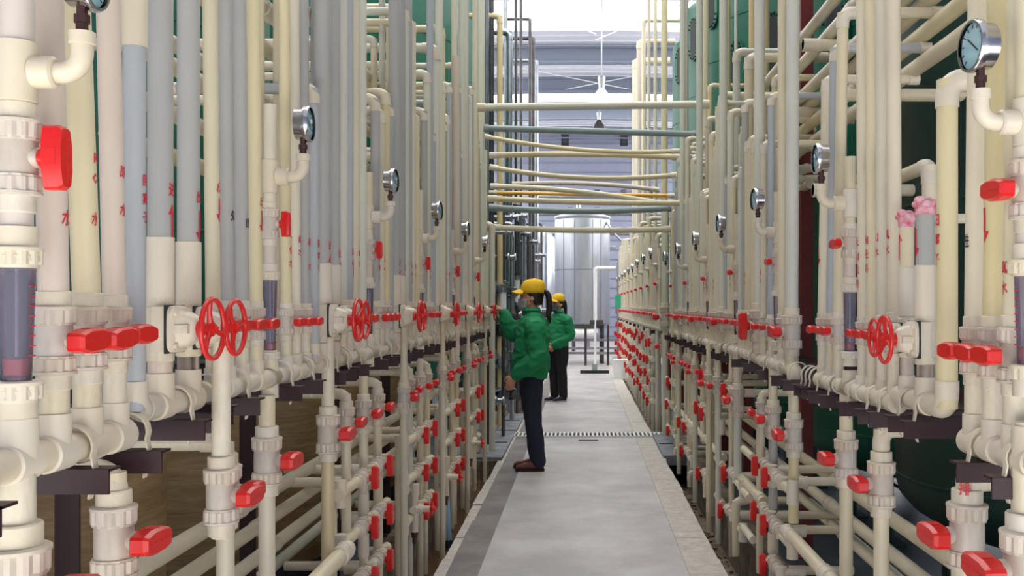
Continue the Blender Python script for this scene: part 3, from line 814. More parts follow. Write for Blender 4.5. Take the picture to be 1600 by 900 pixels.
# ------------------------------------------------------------------ RIGHT RACK
S = -1
def YR(px): return depth(px, XR)
ZVR = 1.365; ZHR = 1.145
flow_column(S, 1.985, .056, 'cream', 2.3, zh=1.13, dz=-.0, lever='across')
for px, D, tx in ((1523,.047,('进', 1.60,.034,'ink')), (1553,.048,('反v', 1.70,.034)), (1586,.05,('真水', 1.53,.03))):
    upper_valve(S, YR(px), D, 'cream' if px == 1523 else 'yellow', 2.5, dy=-.03, zv=1.345, zh=1.13, text=tx)
manifold(S, 1.85, YR(1523)+.04, 1.13, .056, [(YR(1523), .048, 1), (YR(1553), .048, 1), (YR(1586), .05, 1), (1.985, .056, 1)])
for yy in (2.0, 2.19): bracket(S, yy, 1.09)
yv = 2.43
o = riser(S, XR, yv, 1.19, height(125, yv), .052, 'yellow', elbow='back', runx=.6, text=('阳离子', 1.665, .034))
child('elbow', elbow_mb((XR, yv, 1.19), (0,0,1), (0,1,0), .052), M['fit'], o)
# handwheel pair and the taped stub pipes above them
for (yy, D, py, c) in ((2.585, .050, 320, 'grey'), (2.735, .042, 340, 'cream')):
    o = gate_unit(S, yy, D, c, height(py, yy), 1.175, zv=1.36, text=(('v' if c == 'grey' else '^'), 1.64, .034))
    zt = height(py, yy); b = MB()
    for k in range(7):
        b.ball((XR+cos(k*.9)*D*.42, yy+sin(k*.9)*D*.42, zt+.004+.008*sin(k*2)), .014, 8, 6, (1.1,1.2,.8))
    b.lathe((XR,yy,zt-.028), (0,0,1), [(0,D*.54),(.03,D*.57),(.036,D*.42)], 14)
    child('taped_end', b, M['cloth'], o)
manifold(S, 2.47, 2.8, 1.19, .056, [(2.585, .05, 1), (2.735, .042, 1)])
bracket(S, 2.55, 1.14); bracket(S, 2.68, 1.14); bracket(S, 2.86, 1.13)
# bent pipe behind the stubs
o = riser(S, 1.02, depth(1452, 1.02), 1.15, height(258, depth(1452,1.02)), .042, 'cream', elbow='along+', runx=.8)
b = MB(); b.lathe((.98, 2.75, 1.70), (1,0,0), [(0,.014),(1.0,.014)], 12); o = own('stub_pipe', b, M['cream'], origin=(.98,2.75,1.7)); tag(o, 'thin cream pipe crossing behind the taped pipe ends', 'pipe')
for px, D, c, tx in ((1398,.042,'cream','真水'), (1379,.036,'cream','口水'), (1362,.033,'yellow','向进料'), (1347,.031,'cream','反向进料')):
    upper_valve(S, YR(px), D, c, 2.9, dy=.02, zv=1.36, zh=1.165, text=(tx, 1.66, .032))
flow_column(S, YR(1328), .044, 'cream', height(245, YR(1328)), zh=1.165, dz=-.025, lever='across')
for px, D, c, py in ((1310,.040,'cream',28), (1298,.036,'blue',82), (1285,.036,'cream',130)):
    yy = YR(px); upper_valve(S, yy, D, c, height(py, yy), dy=-.06, zv=1.36, zh=1.165, elbow='back', runx=.3, text=('v', 1.66, .03) if px == 1285 else None)
manifold(S, 2.83, YR(1285)+.03, 1.165, .054, [(YR(p), .036, 1) for p in (1398,1379,1362,1347,1310,1298,1285)]+[(YR(1328), .044, -1), (YR(1328), .044, 1)])
for yy in (2.98, 3.2, 3.45, 3.62): bracket(S, yy, 1.125)
# empty clips waiting on a bracket between the banks
for yy in (3.74, 3.81, 3.88): bracket(S, yy, 1.13)
# second bank: large riser and bent-over pipes
yy = YR(1237); v = ball_valve((XR, yy, 1.335), .062, S, tail=.15, tailmat=M['cream'])
reg(v, 'large union valve with red lever at hand height, right rack, {n} from camera', 'valve', 'large union valves')
riser(S, XR, yy, 1.40, 3.2, .058, 'pale', dy=-.04)
for px, D, c, py in ((1222,.040,'cream',-30),(1205,.036,'blue',150),(1194,.040,'cream',225)):
    yy = YR(px); upper_valve(S, yy, D, c, height(py, yy), zv=1.345, zh=1.17, elbow=None if py < 0 else 'back', runx=.35, text=('纯水', 1.62, .03) if px == 1194 else None)
flow_column(S, YR(1215), .040, 'cream', height(300, YR(1215)), zh=1.17, dz=-.03, lever='across')
o = manifold(S, YR(1237)-.02, YR(1186), 1.17, .056, [(YR(p), .04, 1) for p in (1237,1222,1205,1194)]+[(YR(1215), .042, -1)])
b = MB(); b.tube(arc_path([(XR, YR(1237)+.02, 1.17),(XR, YR(1237)-.06, 1.17),(XR, YR(1237)-.06, 1.07)], .04), .034, 16); child('elbow', b, M['fit'], o)
for yy in (4.1, 4.35, 4.7): bracket(S, yy, 1.13)
def back_elbow_set(lst):
    for (px, py, x, D, c, kind) in lst:
        yy = depth(px, x); riser(S, x, yy, 1.12, height(py, yy), D, c, elbow=kind, runx=.4)
back_elbow_set([(1231,-40,1.0,.055,'pink',None), (1217,150,1.02,.036,'cream','back'), (1207,188,1.04,.036,'cream','back'), (1184,152,.98,.046,'cream','back'),
    (1170,90,1.0,.055,'cream','back'), (1158,210,1.0,.036,'pale','back'), (1128,150,.98,.055,'cream','back'), (1146,262,1.0,.036,'cream','back'), (1106,186,1.0,.046,'pink','back'),
    (1118,240,1.02,.036,'pale','back'), (1139,330,1.0,.034,'pale','back'), (1094,226,.98,.05,'cream','back'), (1083,245,1.02,.04,'cream','back'), (1196,-40,1.3,.06,'tan',None),
    (1176,-40,1.2,.055,'tan',None), (1136,-40,1.2,.06,'tan',None), (1103,-40,1.15,.055,'yellow',None), (1072,-60,1.1,.05,'yellow',None),(1150,-40,1.35,.03,'pale',None),(1192,-40,1.45,.03,'cream',None), (1092,-60,1.4,.03,'pale',None),
    (1062,240,.96,.05,'cream','back'), (1052,330,.9,.05,'cream','back'), (1073,232,1.0,.045,'cream','back')])
# later banks, by rule
rr = random.Random(9)
for k in range(0, 4):
    y0 = 5.02+1.30*k
    yy = y0+.0; v = ball_valve((XR, yy, 1.345), .058 if k else .07, S, tail=.14, tailmat=M['cream'], lever='along' if k == 0 else 'across')
    reg(v, 'large union valve with red lever at hand height, right rack, {n} from camera', 'valve', 'large union valves')
    riser(S, XR, yy, 1.41, ztop_of(yy)+.8, .055, 'pale')
    offs = (.14, .24, .34, .45, .58, .88, .99, 1.1)
    for q, off in enumerate(offs):
        rr.random(); elb = True
        upper_valve(S, y0+off, .042, rr.choice(cols), rr.uniform(2.15, 2.8)+.08*k if elb else ztop_of(y0)+.8, zv=1.355, zh=1.18, elbow='back' if elb else None, runx=.35,
                    text=(rr.choice(['原水','阳离子','纯水','进^']), 1.62, .03) if q in (2,5) and k < 3 else None)
    flow_column(S, y0+.73, .042, 'cream', 2.0+.05*k, zh=1.18, dz=-.04 , lever='across')
    manifold(S, y0-.04, y0+1.13, 1.18, .054, [(y0+o_, .038, 1) for o_ in (0,)+offs]+[(y0+.73, .042, -1)])
    for q in (.1, .5, .95, 1.18): bracket(S, y0+q, 1.14)
    for q in range(4):
        x = rr.choice([1.03, 1.1]); rr.random(); elb = True
        riser(S, x, y0+.15+q*.3, 1.1, (2.3+rr.random()*.9+.1*k) if elb else ztop_of(y0)+1, rr.choice([.036,.042,.05]), rr.choice(['cream','yellow','pale']), elbow='back' if elb else None, runx=.35)
# tall post-like pipe where the near and far right banks meet
yy = 10.6; v = ball_valve((.90, yy, 1.33), .09, S); reg(v, 'large union valve with red lever at hand height, right rack, {n} from camera', 'valve', 'large union valves')
riser(S, .90, yy, 1.44, 2.6, .085, 'pale'); riser(S, .90, yy, -.2, 1.23, .07, 'pale', where='low')
v = ball_valve((.90, yy+.1, 1.0), .07, S); reg(v, 'red-lever union valve of the lower row, right rack, {n} from camera', 'valve', 'lower valves of the right rack')
# ---- right lower row
ZLV = .90
low_valve(S, 2.0, .056, 'cream', .2, zv=.90)
v = low_valve(S, YR(1511), .052, 'cream', .2, zv=.90, top='back', ztop=1.035)
pm = empty('tmp', (XR, YR(1511), 1.03)); n0 = set(bpy.data.objects)
lettering(v, XR, YR(1511), 1.015, .036, '排', S, .034, ang=pi+1.05)
for o in set(bpy.data.objects)-n0:       # lettering is made in world units; the valve is scaled and turned
    o.data.transform(Matrix.Translation(v.location)); o.data.transform(v_inv := (Matrix.Translation(v.location) @ Matrix.Rotation(pi, 4, 'Z') @ Matrix.Scale(v.scale.x, 4)).inverted())
bpy.data.objects.remove(pm)
low_valve(S, YR(1377), .047, 'cream', -.2, zv=.90, top='back', ztop=1.07)
low_valve(S, YR(1322), .046, 'cream', -.2, zv=.915)
low_valve(S, YR(1237)-.04, .046, 'yellow', .50, zv=.885)
low_valve(S, YR(1208), .044, 'grey', -.2, zv=.9, tee_at=(.62,.30))
low_valve(S, YR(1190), .036, 'cream', .62, zv=.9, top='back', ztop=1.0)
low_valve(S, YR(1158), .046, 'pale', .45, zv=.9, x=.90, top='back', ztop=1.09)
low_valve(S, YR(1143), .036, 'cream', -.1, zv=.93)
low_valve(S, YR(1122), .042, 'cream', -.1, zv=.92, x=.86)
for k in range(1, 4):
    y0 = 5.02+1.30*k
    low_valve(S, y0-.05, .040, 'pale', -.1, zv=.93, x=.88)
    low_valve(S, y0+.3, .036, 'cream', .5, zv=.95, top='back', ztop=1.08)
    low_valve(S, y0+.55, .036, 'yellow', -.05, zv=.95, top='back', ztop=1.08)
    low_valve(S, y0+.73, .040, 'cream', -.1, zv=.95)
    low_valve(S, y0+1.0, .036, 'cream', .4, zv=.95, top='back', ztop=1.08)
for (px, py) in ((1194,746),(1179,728),(1192,820),(1177,798),(1191,882),(1130,740),(1125,798),(1103,597),(1094,587),(1130,611),(1095,647),(1087,637),(1068,668),(1060,660),(1064,705),(1043,597),(1041,632),(1043,673),(1090,740)):
    yy = depth(px, .84); z = height(py, yy); row_valve(S, yy, z, .048)
    cross_stub(S, .94, 1.24, yy-.1, z, .04)
for y0, y1, z in ((4.42,5.2,.645),(4.42,5.3,.41),(4.42,5.2,.205),(5.7,6.3,.42),(5.7,6.3,.17),(6.55,7.6,.66),(8.1,9.0,.39),(8.2,8.9,.165),(9.5,10.2,.67),(9.5,10.2,.43),(9.5,10.1,.17)):
    b = MB(); b.lathe((.90, y0-.25, z), (0,1,0), [(0,.021),(.18,.021)], 16); o = own('link_pipe', b, M['cream'], origin=(.9, y0, z)); b = MB(); b.lathe((.90, y1-.1, z), (0,1,0), [(0,.021),(.3,.021)], 16); child('end_pipe', b, M['cream'], o)
    b = MB(); b.lathe((.9, y0-.28, z-.05), (0,0,1), [(0,.025),(.1,.025)], 16); child('tee', b, M['fit'], o)
    reg(o, 'cream link pipe between sideways valves low on the right rack, {n} from the camera', 'pipe', 'link pipes low on the right rack')
long_pipe(S, .90, .455, 2.9, 4.25, .054, 'cream', (3.55, 4.2)); long_pipe(S, .92, .45, 4.9, 5.75, .05, 'cream', (5.0, 5.6)); long_pipe(S, .92, .45, 6.3, 9.4, .05, 'cream', (6.4, 7.2, 7.9, 8.6, 9.3))
long_pipe(S, 1.2, .62, 1.6, 10, .056, 'cream', (2.9, 4.3, 6)); long_pipe(S, 1.18, .50, 1.6, 10, .054, 'cream', (2.6, 4.6, 6.5)); long_pipe(S, 1.2, .395, 1.6, 10, .052, 'cream', (3.5, 4.4, 7)); long_pipe(S, 1.35, .28, 1.6, 10, .05, 'pale', (3.2,))
for px, py0, py1, w_ in ((1045,610,725,7),(1078,600,713,8),(1098,590,690,8),(1108,600,800,10),(1187,670,895,11),(1084,560,690,7),(1143,690,870,9)):
    yy = depth(px, .93); riser(S, .93, yy, height(py1, yy), height(py0, yy), w_*yy/F, 'cream', where='low')
# the down-turned U-bend and end stubs that hang over the right channel
for px, py, dr in ((1150,782,.32), (1078,738,.12), (1103,742,.16), (1056,700,.1)):
    x = .88; yy = depth(px, x); z = height(py, yy); D = .05
    o = pipe_straight((x, yy, z-dr), (x, yy, z), D*.9, M['cream'], 'end_pipe'); child('elbow', elbow_mb((x, yy, z), (0,0,-1), (1,0,0), D*.9), M['fit'], o)
    b = MB(); b.lathe((x+.03, yy, z), (1,0,0), [(0,D*.45),(.35,D*.45)], 14); child('branch_pipe', b, M['cream'], o)
    reg(o, 'down-turned open pipe end over the right-hand channel, {n} from the camera', 'pipe', 'down-turned pipe ends')
# the painted character on the near elbow
o = pipe_straight((.88, 2.255, 1.0), (.88, 2.255, 1.05), .01, M['fit'], 'paint_mark_pipe'); bpy.data.objects.remove(o)
# ---- far right banks, all cream, no handwheels
rr = random.Random(3)
for k in range(9):
    y0 = 11.6+1.45*k
    for q in range(4):
        y = y0+.12+q*.3
        v = ball_valve((.90, y, 1.35), .055, S, nuts=(k < 4), tail=.15, tailmat=M['cream'])
        reg(v, 'red-lever valve of the hand-height row, far right rack, {n} there', 'valve', 'hand-height valves of the far right rack')
        elb = True
        riser(S, .90, y, 1.41, rr.uniform(2.2, 2.7)+.04*k, .055, rr.choice(['cream','cream','yellow','pale','pink']), elbow='back' if elb else None, runx=.3)
    g = gauge((.905, y0+.05, 1.95), S, 1.0); reg(g, 'chrome pressure gauge with bluish dial, right rack, {n} from the camera', 'gauge', 'pressure gauges of the right rack')
    riser(S, .92, y0+.05, 1.2, 2.15, .045, 'cream')
    v = ball_valve((.92, y0+.05, 1.72), .05, S, nuts=False); reg(v, 'red-lever valve above a flow meter on the right rack, {n} from the camera', 'valve', 'valves above the flow meters')
    manifold(S, y0-.1, y0+1.2, 1.18, .06, [(y0+.12+q*.3, .055, 1) for q in range(4)])
    for z, xx in ((1.0,.88),(.78,.85),(.55,.86),(.32,.85)):
        for q in range(2):
            v = ball_valve((xx, y0+.2+q*.6+rr.random()*.15, z+rr.uniform(-.05,.05)), .055, S, mode='up' if z > .9 else 'along', lever='along', nuts=(k < 3))
            reg(v, 'low red-lever valve, far part of the right rack, {n} there', 'valve', 'low valves of the far right rack')
    for q in range(4): riser(S, .95 if q % 2 else .90, y0+.15+q*.33, -.15, 1.15, .05, rr.choice(['cream','pale','pink']), where='low')
    bracket(S, y0+.6, 1.14)
# tall thin pipes over the far right banks
for px, py, D, c in ((991,95,.13,'cream'),(999,65,.10,'pink'),(1006,32,.07,'cream'),(1014,-60,.05,'pink'),(1024,-60,.05,'cream'),(1038,-80,.08,'yellow'),(1068,-80,.05,'pink')):
    x = 1.0; yy = depth(px, x); o = riser(S, x, yy, 1.3, height(py, yy), D, c, elbow='back' if py > 0 else None, runx=.5)

# ---- high lengthwise bundles behind the racks
for i, (x, z, D, c) in enumerate(((-1.12,2.63,.055,'yellow'),(-1.14,2.51,.055,'cream'),(-1.16,2.39,.05,'cream'),(-1.2,2.15,.05,'cream'),(-1.22,2.02,.05,'cream'),(-1.24,1.9,.05,'yellow'),(-1.3,2.28,.05,'pale'))):
    b = MB(); b.lathe((x, 2.5, z), (0,1,0), [(0,D/2),(6.8,D/2)], 16); o = own('header_pipe', b, M[c], origin=(x, 2.5, z))
    for q in range(3):
        b = MB(); yy = 3.1+q*1.7+.3*i % 1; b.lathe((x, yy, z), (0,1,0), [(0,D*.5),(.002,D*.6),(.098,D*.6),(.1,D*.5)], 16); child('coupling', b, M['fit'], o)
    reg(o, 'high lengthwise pipe behind the left rack, {n} counted from the highest', 'pipe', 'high lengthwise pipes', key=-z)
for i, (x, rt, D, c) in enumerate(((1.25,.715,.06,'cream'),(1.25,.80,.06,'yellow'),(1.25,.885,.06,'cream'),(1.2,.96,.06,'cream'),(1.2,1.105,.06,'cream'),(1.22,1.22,.06,'cream'),(1.3,.62,.055,'pale'),(1.32,.54,.055,'cream'))):
    z = CAMH+rt*x; b = MB(); b.lathe((x, .6 if rt > .7 else 5.6, z), (0,1,0), [(0,D/2),(9.4 if rt > .7 else 4.6,D/2)], 16); o = own('header_pipe', b, M[c], origin=(x, 2.0, z))
    for q in range(3):
        b = MB(); yy = (3.95 if rt > .7 else 5.8)+q*1.3+(.37*i) % .6; b.lathe((x, yy, z), (0,1,0), [(0,D*.5),(.002,D*.6),(.098,D*.6),(.1,D*.5)], 16); child('coupling', b, M['fit'], o)
    reg(o, 'high lengthwise pipe behind the right rack, {n} counted from the highest', 'pipe', 'high lengthwise pipes', key=-z)
for s_, x0, x1, lst in ((1,-1.05,-2.2,((4.3,2.62),(4.9,2.5),(5.4,2.8),(5.8,2.35),(6.4,2.7),(7.0,3.05),(7.5,2.6),(8.1,2.9))), (-1,1.05,2.1,((4.1,2.35),(4.4,1.98),(4.6,2.7),(5.2,2.5),(5.7,2.2),(6.3,2.6)))):
    for (yy, z) in lst: cross_stub(s_, x0, x1, yy, z, .055, 'cream')

# ------------------------------------------------------------------ steel frame behind the racks
def post(x, y, z0, z1, m, text, w_=.06):
    b = MB(); b.box((x, y, (z0+z1)/2), (w_, .008, z1-z0)); b.box((x-w_/2, y+w_/2, (z0+z1)/2), (.008, w_, z1-z0)); b.box((x, y, z0+.004), (w_*2, w_*2, .008))
    o = own('steel_post', b, m, origin=(x, y, z0)); reg(o, text, 'post', 'steel posts of the pipe racks')
for yy in (2.42, 3.72, 5.0, 6.3, 7.6, 8.9): post(-1.3, yy, -.05, 1.17, M['maroon'], 'dark maroon steel post under the left rack, {n} from the camera')
for yy in (1.9, 5.75, 7.8, 9.1, 11, 13, 15): post(1.34, yy, -.05, 1.1 if yy != 5.75 else 3.4, M['redsteel'], 'oxide red steel post behind the right rack, {n} from the camera', .07)
for s_ in (1, -1):
    b = MB(); b.box((-s_*1.3, 5.4 if s_ > 0 else 7.4, 1.13), (.006, 7.2 if s_ > 0 else 13, .06)); b.box((-s_*1.33, 5.4 if s_ > 0 else 7.4, 1.10), (.06, 7.2 if s_ > 0 else 13, .006))
    o = own('steel_rail', b, M['maroon'], origin=(-s_*1.3, 2, 1.1)); tag(o, 'long maroon steel rail carrying the '+side_name(s_)+' rack brackets', 'rail')

# ------------------------------------------------------------------ tanks
def green_tank(x, y, R, z0, z1, m, sgl, text, s, sy=None):
    root = empty('green_tank', (x, y, 0))
    b = MB(); prof = [(z0-.32*R/.8, .02)]
    for k in range(1, 8):
        a = pi/2*k/7; prof.append((z0-.32*R/.8*cos(a), R*sin(a)))
    prof += [(z1, R)]
    for k in range(1, 8):
        a = pi/2*k/7; prof.append((z1+.35*R*sin(a), R*cos(a)+.01))
    b.lathe((x, y, 0), (0,0,1), prof, 48); child('shell', b, m, root, sharp=1.2)
    for z in [z0+.02]+[z0+(z1-z0)*q/4 for q in (1,2,3)]:
        b = MB(); b.lathe((x, y, z), (0,0,1), [(0,R),(.003,R+.006),(.014,R+.006),(.017,R)], 48, caps=False); child('weld_seam', b, m, root)
    for k in range(4):
        a = pi/4+pi/2*k; px_, py_ = x+cos(a)*R*.72, y+sin(a)*R*.72
        b = MB(); b.box((px_, py_, (z0-.05)/2-.03), (.09,.09,z0-.0)); b.box((px_, py_, -.04), (.22,.22,.02)); child('leg', b, M['greendark'], root)
    for sg in sgl:
        a = pi+.5 if s < 0 else -.35
        if sy is not None: a = sy
        ca, sa = cos(a), sin(a); cx, cy = x+ca*R, y+sa*R
        def fn(u, v, t, cx=cx, cy=cy, ca=ca, sa=sa, sg=sg): return (cx+ca*t-sa*u, cy+sa*t+ca*u, sg+v)
        out = []
        for k in range(20):
            t = 2*pi*k/20; out.append((.13*cos(t), .2*sin(t)+(.12 if sin(t) > 0 else -.12)))
        b = MB(); b.prism(out, -.03, .025, fn); f = child('sight_frame', b, m, root)
        b = MB(); b.prism([(p*.5, q*.86) for p, q in out], .0, .028, fn); child('sight_glass', b, M['black'], f)
        b = MB()
        for k in range(16):
            t = 2*pi*(k+.5)/16; u, v = .098*cos(t), .17*sin(t)+(.12 if sin(t) > 0 else -.12)
            c_ = Vector(fn(u, v, .02)); b.lathe(c_, (ca, sa, 0), [(0,.012),(.02,.012)], 6)
        child('bolts', b, M['black'], f)
    reg(root, text, 'tank', 'green process tanks')
for k in range(7):
    yy = 4.5+1.95*k
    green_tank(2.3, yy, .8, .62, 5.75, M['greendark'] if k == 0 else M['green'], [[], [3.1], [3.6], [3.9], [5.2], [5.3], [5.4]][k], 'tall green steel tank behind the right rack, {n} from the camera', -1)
for x_, yy in ((-3.05, 6.6), (-3.05, 8.8), (-2.35, 11.4), (-2.35, 13.4)):
    green_tank(x_, yy, .85, .62, 5.8, M['green'], [], 'tall green steel tank behind the left rack, {n} from the camera', 1)
for k in range(6):
    yy = 2.15+1.05*k; x = -1.75
    root = empty('fibreglass_tank', (x, yy, -.05))
    b = MB(); R = .33
    prof = [(0,R*.92),(.04,R)]+[(1.0,R)]+[(1.0+.16*sin(pi/2*q/5), R*cos(pi/2*q/5)+.02) for q in range(1, 6)]
    b.lathe((x, yy, -.05), (0,0,1), prof, 36); child('shell', b, M['frp'], root, sharp=1.2)
    b = MB(); b.lathe((x, yy, 1.08), (0,0,1), [(0,.11),(.12,.11),(.13,.07)], 18); child('head', b, M['black'], root)
    b = MB(); b.lathe((x, yy, -.06), (0,0,1), [(0,R*1.02),(.14,R*1.02),(.15,R)], 30); child('base_ring', b, M['black'], root)
    reg(root, 'tan wound fibreglass tank behind the left rack, {n} from the camera', 'tank', 'tan fibreglass tanks')
for i, (x, yy, z) in enumerate(((-1.45, 2.62, .0), (-1.42, 3.72, .0))):
    root = empty('barrel', (x, yy, z-.05)); R = .11
    b = MB(); b.lathe((x, yy, z-.05), (0,0,1), [(0,R*.9),(.03,R),(.28,R),(.36,R*.5),(.4,.03)], 24); child('shell', b, M['blueplastic'], root)
    b = MB(); b.lathe((x, yy, z+.33), (0,0,1), [(0,.035),(.04,.035)], 14); child('cap', b, M['black'], root)
    reg(root, 'small blue plastic drum on the floor behind the left rack, {n} from the camera', 'drum', 'blue plastic drums')

# ------------------------------------------------------------------ overhead pipes crossing the aisle
def cross_pipe(pts, D, col, text, m=None):
    b = MB(); path = []
    P_ = [Vector(p) for p in pts]
    if len(P_) == 2: path = P_
    else:
        for k in range(17):
            t = k/16; path.append(P_[0]*(1-t)**2+P_[1]*2*t*(1-t)+P_[2]*t*t)
    b.tube(path, D/2, 16); o = own('overhead_pipe', b, M[col], origin=path[0])
    for e, d in ((path[0], path[1]-path[0]), (path[-1], path[-2]-path[-1])):
        b = MB(); b.lathe(e, d, [(0,D*.6),(.09,D*.6),(.092,D*.5)], 16); child('socket', b, M['fit'] if col not in ('mid',) else M[col], o)
    tag(o, text, 'pipe', 'overhead pipes crossing the aisle')
def cp(pl, pr, Y, w_, col, text, mid=None, Y2=None):
    Y2 = Y2 or Y
    def W(p, y): return Vector(((p[0]-CX)*y/F, y, height(p[1], y)))
    a, c_ = W(pl, Y), W(pr, Y2); pts = [a, c_]
    if mid is not None:
        m_ = (a+c_)/2; m_.z = height(2*mid-(pl[1]+pr[1])/2, (Y+Y2)/2); pts = [a, m_, c_]
    cross_pipe(pts, w_*Y/F, col, text)
cp((742,168),(1108,163), 8.2, 12, 'pale', 'thick pale pipe crossing overhead, the highest of the crossing pipes')
cp((748,200),(1098,210), 8.6, 10, 'mid', 'grey-green pipe crossing overhead just below the highest pale one')
cp((752,212),(1064,236), 9.3, 7, 'yellow', 'cream pipe crossing overhead and sloping down to the right', mid=234)
cp((765,243),(1064,246), 9.4, 9, 'cream', 'cream pipe crossing overhead below the sloping one, nearly level', mid=241)
cp((765,261),(1062,273), 9.6, 8, 'yellow', 'cream pipe sagging in its middle between the two racks', mid=278)
cp((766,291),(1056,322), 10.0, 8, 'cream', 'cream pipe slanting down to the right above the yellowish one', mid=300)
cp((800,288),(1030,297), 11.8, 7, 'pink', 'pinkish pipe crossing farther back between the racks', mid=287)
cp((764,301),(1056,306), 10.6, 6, 'orange', 'orange-yellow flat pipe crossing between the racks')
cp((762,310),(1077,317), 9.0, 9, 'yellow', 'yellowish pipe crossing overhead in front of the orange one', mid=316)
cp((764,324),(1058,324), 9.9, 10, 'mid', 'grey pipe crossing below the yellowish one', mid=330)
cp((768,355),(1050,358), 9.9, 9, 'cream', 'cream pipe crossing lowest of all between the racks', mid=360)

# ------------------------------------------------------------------ stainless pipework beyond the left rack
rr = random.Random(21)
for i, (px, py, wp, c, x) in enumerate(((760,-40,8,'steel',-1.05),(768,-40,8,'darksteel',-1.1),(781,25,9,'tan',-1.0),(790,-40,5,'steel',-1.15),(796,50,10,'steel',-1.0),(806,-40,5,'darksteel',-1.05),(814,-40,5,'darksteel',-1.1),
        (828,30,5,'darksteel',-1.0),(833,60,6,'darksteel',-.95),(838,95,7,'steel',-.95),(776,330,7,'darksteel',-1.2),(786,300,6,'darksteel',-1.0),(800,350,7,'steel',-.9),(810,320,6,'darksteel',-1.0),(819,340,6,'steel',-.95),(846,350,4,'darksteel',-.95),(853,355,4,'steel',-.9),(861,365,5,'steel',-.95),(842,380,4,'darksteel',-1.0),(825,360,5,'darksteel',-.9))):
    yy = depth(px, x); z1 = height(py, yy); D = wp*yy/F
    while any(abs(q[0]-x) < (q[2]+D)/2+.02 and abs(q[1]-yy) < (q[2]+D)/2+.02 for q in OCC): x -= .04; yy = depth(px, x); z1 = height(py, yy)
    OCC.append((x, yy, D, 0, z1))
    o = pipe_straight((x, yy, 0), (x, yy, z1), D, M[c], 'steel_pipe', 14)
    if py > 0:
        child('elbow', elbow_mb((x, yy, z1), (0,0,-1), (-1,0,0), D), M[c], o); b = MB(); b.lathe((x-D*.6, yy, z1), (-1,0,0), [(0,D*.5),(.4,D*.5)], 12); child('branch_pipe', b, M[c], o)
    for q in range(4):
        z = .25+q*.42+rr.random()*.15
        b = MB(); b.lathe((x, yy, z), (0,0,1), [(0,D*.5),(.01,D*.95),(.04,D*.95),(.05,D*.62),(.10,D*.62),(.11,D*.95),(.14,D*.95),(.15,D*.5)], 12)
        b.lathe((x, yy, z+.075), (.5,-1,0), [(0,D*.4),(.09,D*.4),(.091,D*.9),(.11,D*.9)], 10); child('clamped_valve', b, M['steel' if q % 2 else 'darksteel'], o)
    reg(o, ('tan' if c == 'tan' else 'bright stainless' if c == 'steel' else 'dull steel')+' upright pipe beyond the end of the left rack, {n} from the camera', 'pipe', 'steel pipes beyond the left rack')
for i in range(16):
    yy = 10.4+i*.8; z = rr.uniform(.25, 2.9); x1 = -.86-rr.random()*.1
    b = MB(); b.lathe((x1-.5, yy, z), (1,0,0), [(0,.028),(.5,.028)], 12); o = own('steel_pipe', b, M['steel' if i % 2 else 'darksteel'], origin=(x1, yy, z))
    b = MB(); b.lathe((x1-.02, yy, z), (1,0,0), [(0,.05),(.02,.05),(.03,.03),(.08,.03),(.085,.05),(.10,.05)], 12); b.lathe((x1-.3, yy, z), (0,0,1), [(-.1,.03),(.1,.03)], 10); child('flange', b, M['steel'], o)
    b = MB(); b.lathe((x1-.45, yy, 0), (0,0,1), [(0,.02),(z,.02)], 8); child('support', b, M['darksteel'], o)
    reg(o, 'stainless cross pipe in the steel pipework beyond the left rack, {n} from the camera', 'pipe', 'steel cross pipes')
for i in range(5):
    yy = 10.5+i*2.2; z = 1.3+.2*(i % 2)
    root = empty('sight_tube', (-.88, yy, z)); b = MB(); b.lathe((-.88,yy,z), (0,0,1), [(0,.035),(.3,.035)], 14); child('white_tube', b, M['white'], root)
    b = MB(); b.lathe((-.88,yy,z-.05), (0,0,1), [(0,.045),(.05,.045)], 12); b.lathe((-.88,yy,z+.3), (0,0,1), [(0,.045),(.05,.045)], 12); child('end_cap', b, M['steel'], root)
    b = MB(); b.lathe((-.88,yy,0), (0,0,1), [(0,.02),(z-.05,.02)], 10); child('stand', b, M['darksteel'], root)
    reg(root, 'white sight tube standing in the steel pipework beyond the left rack, {n} from the camera', 'tube', 'white sight tubes')
b = MB(); b.tube([(-1.5,11,.5),(-1.2,11,.42),(-.86,11.2,.5)], .012, 8); o = own('blue_cable', b, M['blueplastic'], origin=(-.86,11.2,.5)); tag(o, 'thin blue hose hanging in the steel pipework', 'hose')
for yy in (9.9, 11.5, 13.2): 
    b = MB(); b.box((-.98, yy, .75), (.07,.07,1.5)); o = own('steel_post', b, M['maroon'], origin=(-.98,yy,0)); reg(o, 'dark square post beyond the left rack end, {n} from the camera', 'post', 'dark square posts')
for i in range(3):
    x, yy = -2.4, 15.6+i*2.3; root = empty('stainless_column', (x, yy, 0)); b = MB(); b.lathe((x,yy,0), (0,0,1), [(.4,.5),(4.6+.5*i,.5),(4.8+.5*i,.3),(4.85+.5*i,.05)], 28); child('shell', b, M['silver'], root)
    for k in range(3):
        a = 2*pi*k/3; b = MB(); b.box((x+.4*cos(a), yy+.4*sin(a), .2), (.08,.08,.45)); child('leg', b, M['darksteel'], root)
    reg(root, 'tall stainless vessel behind the steel pipework, {n} from the camera', 'tank', 'stainless vessels')

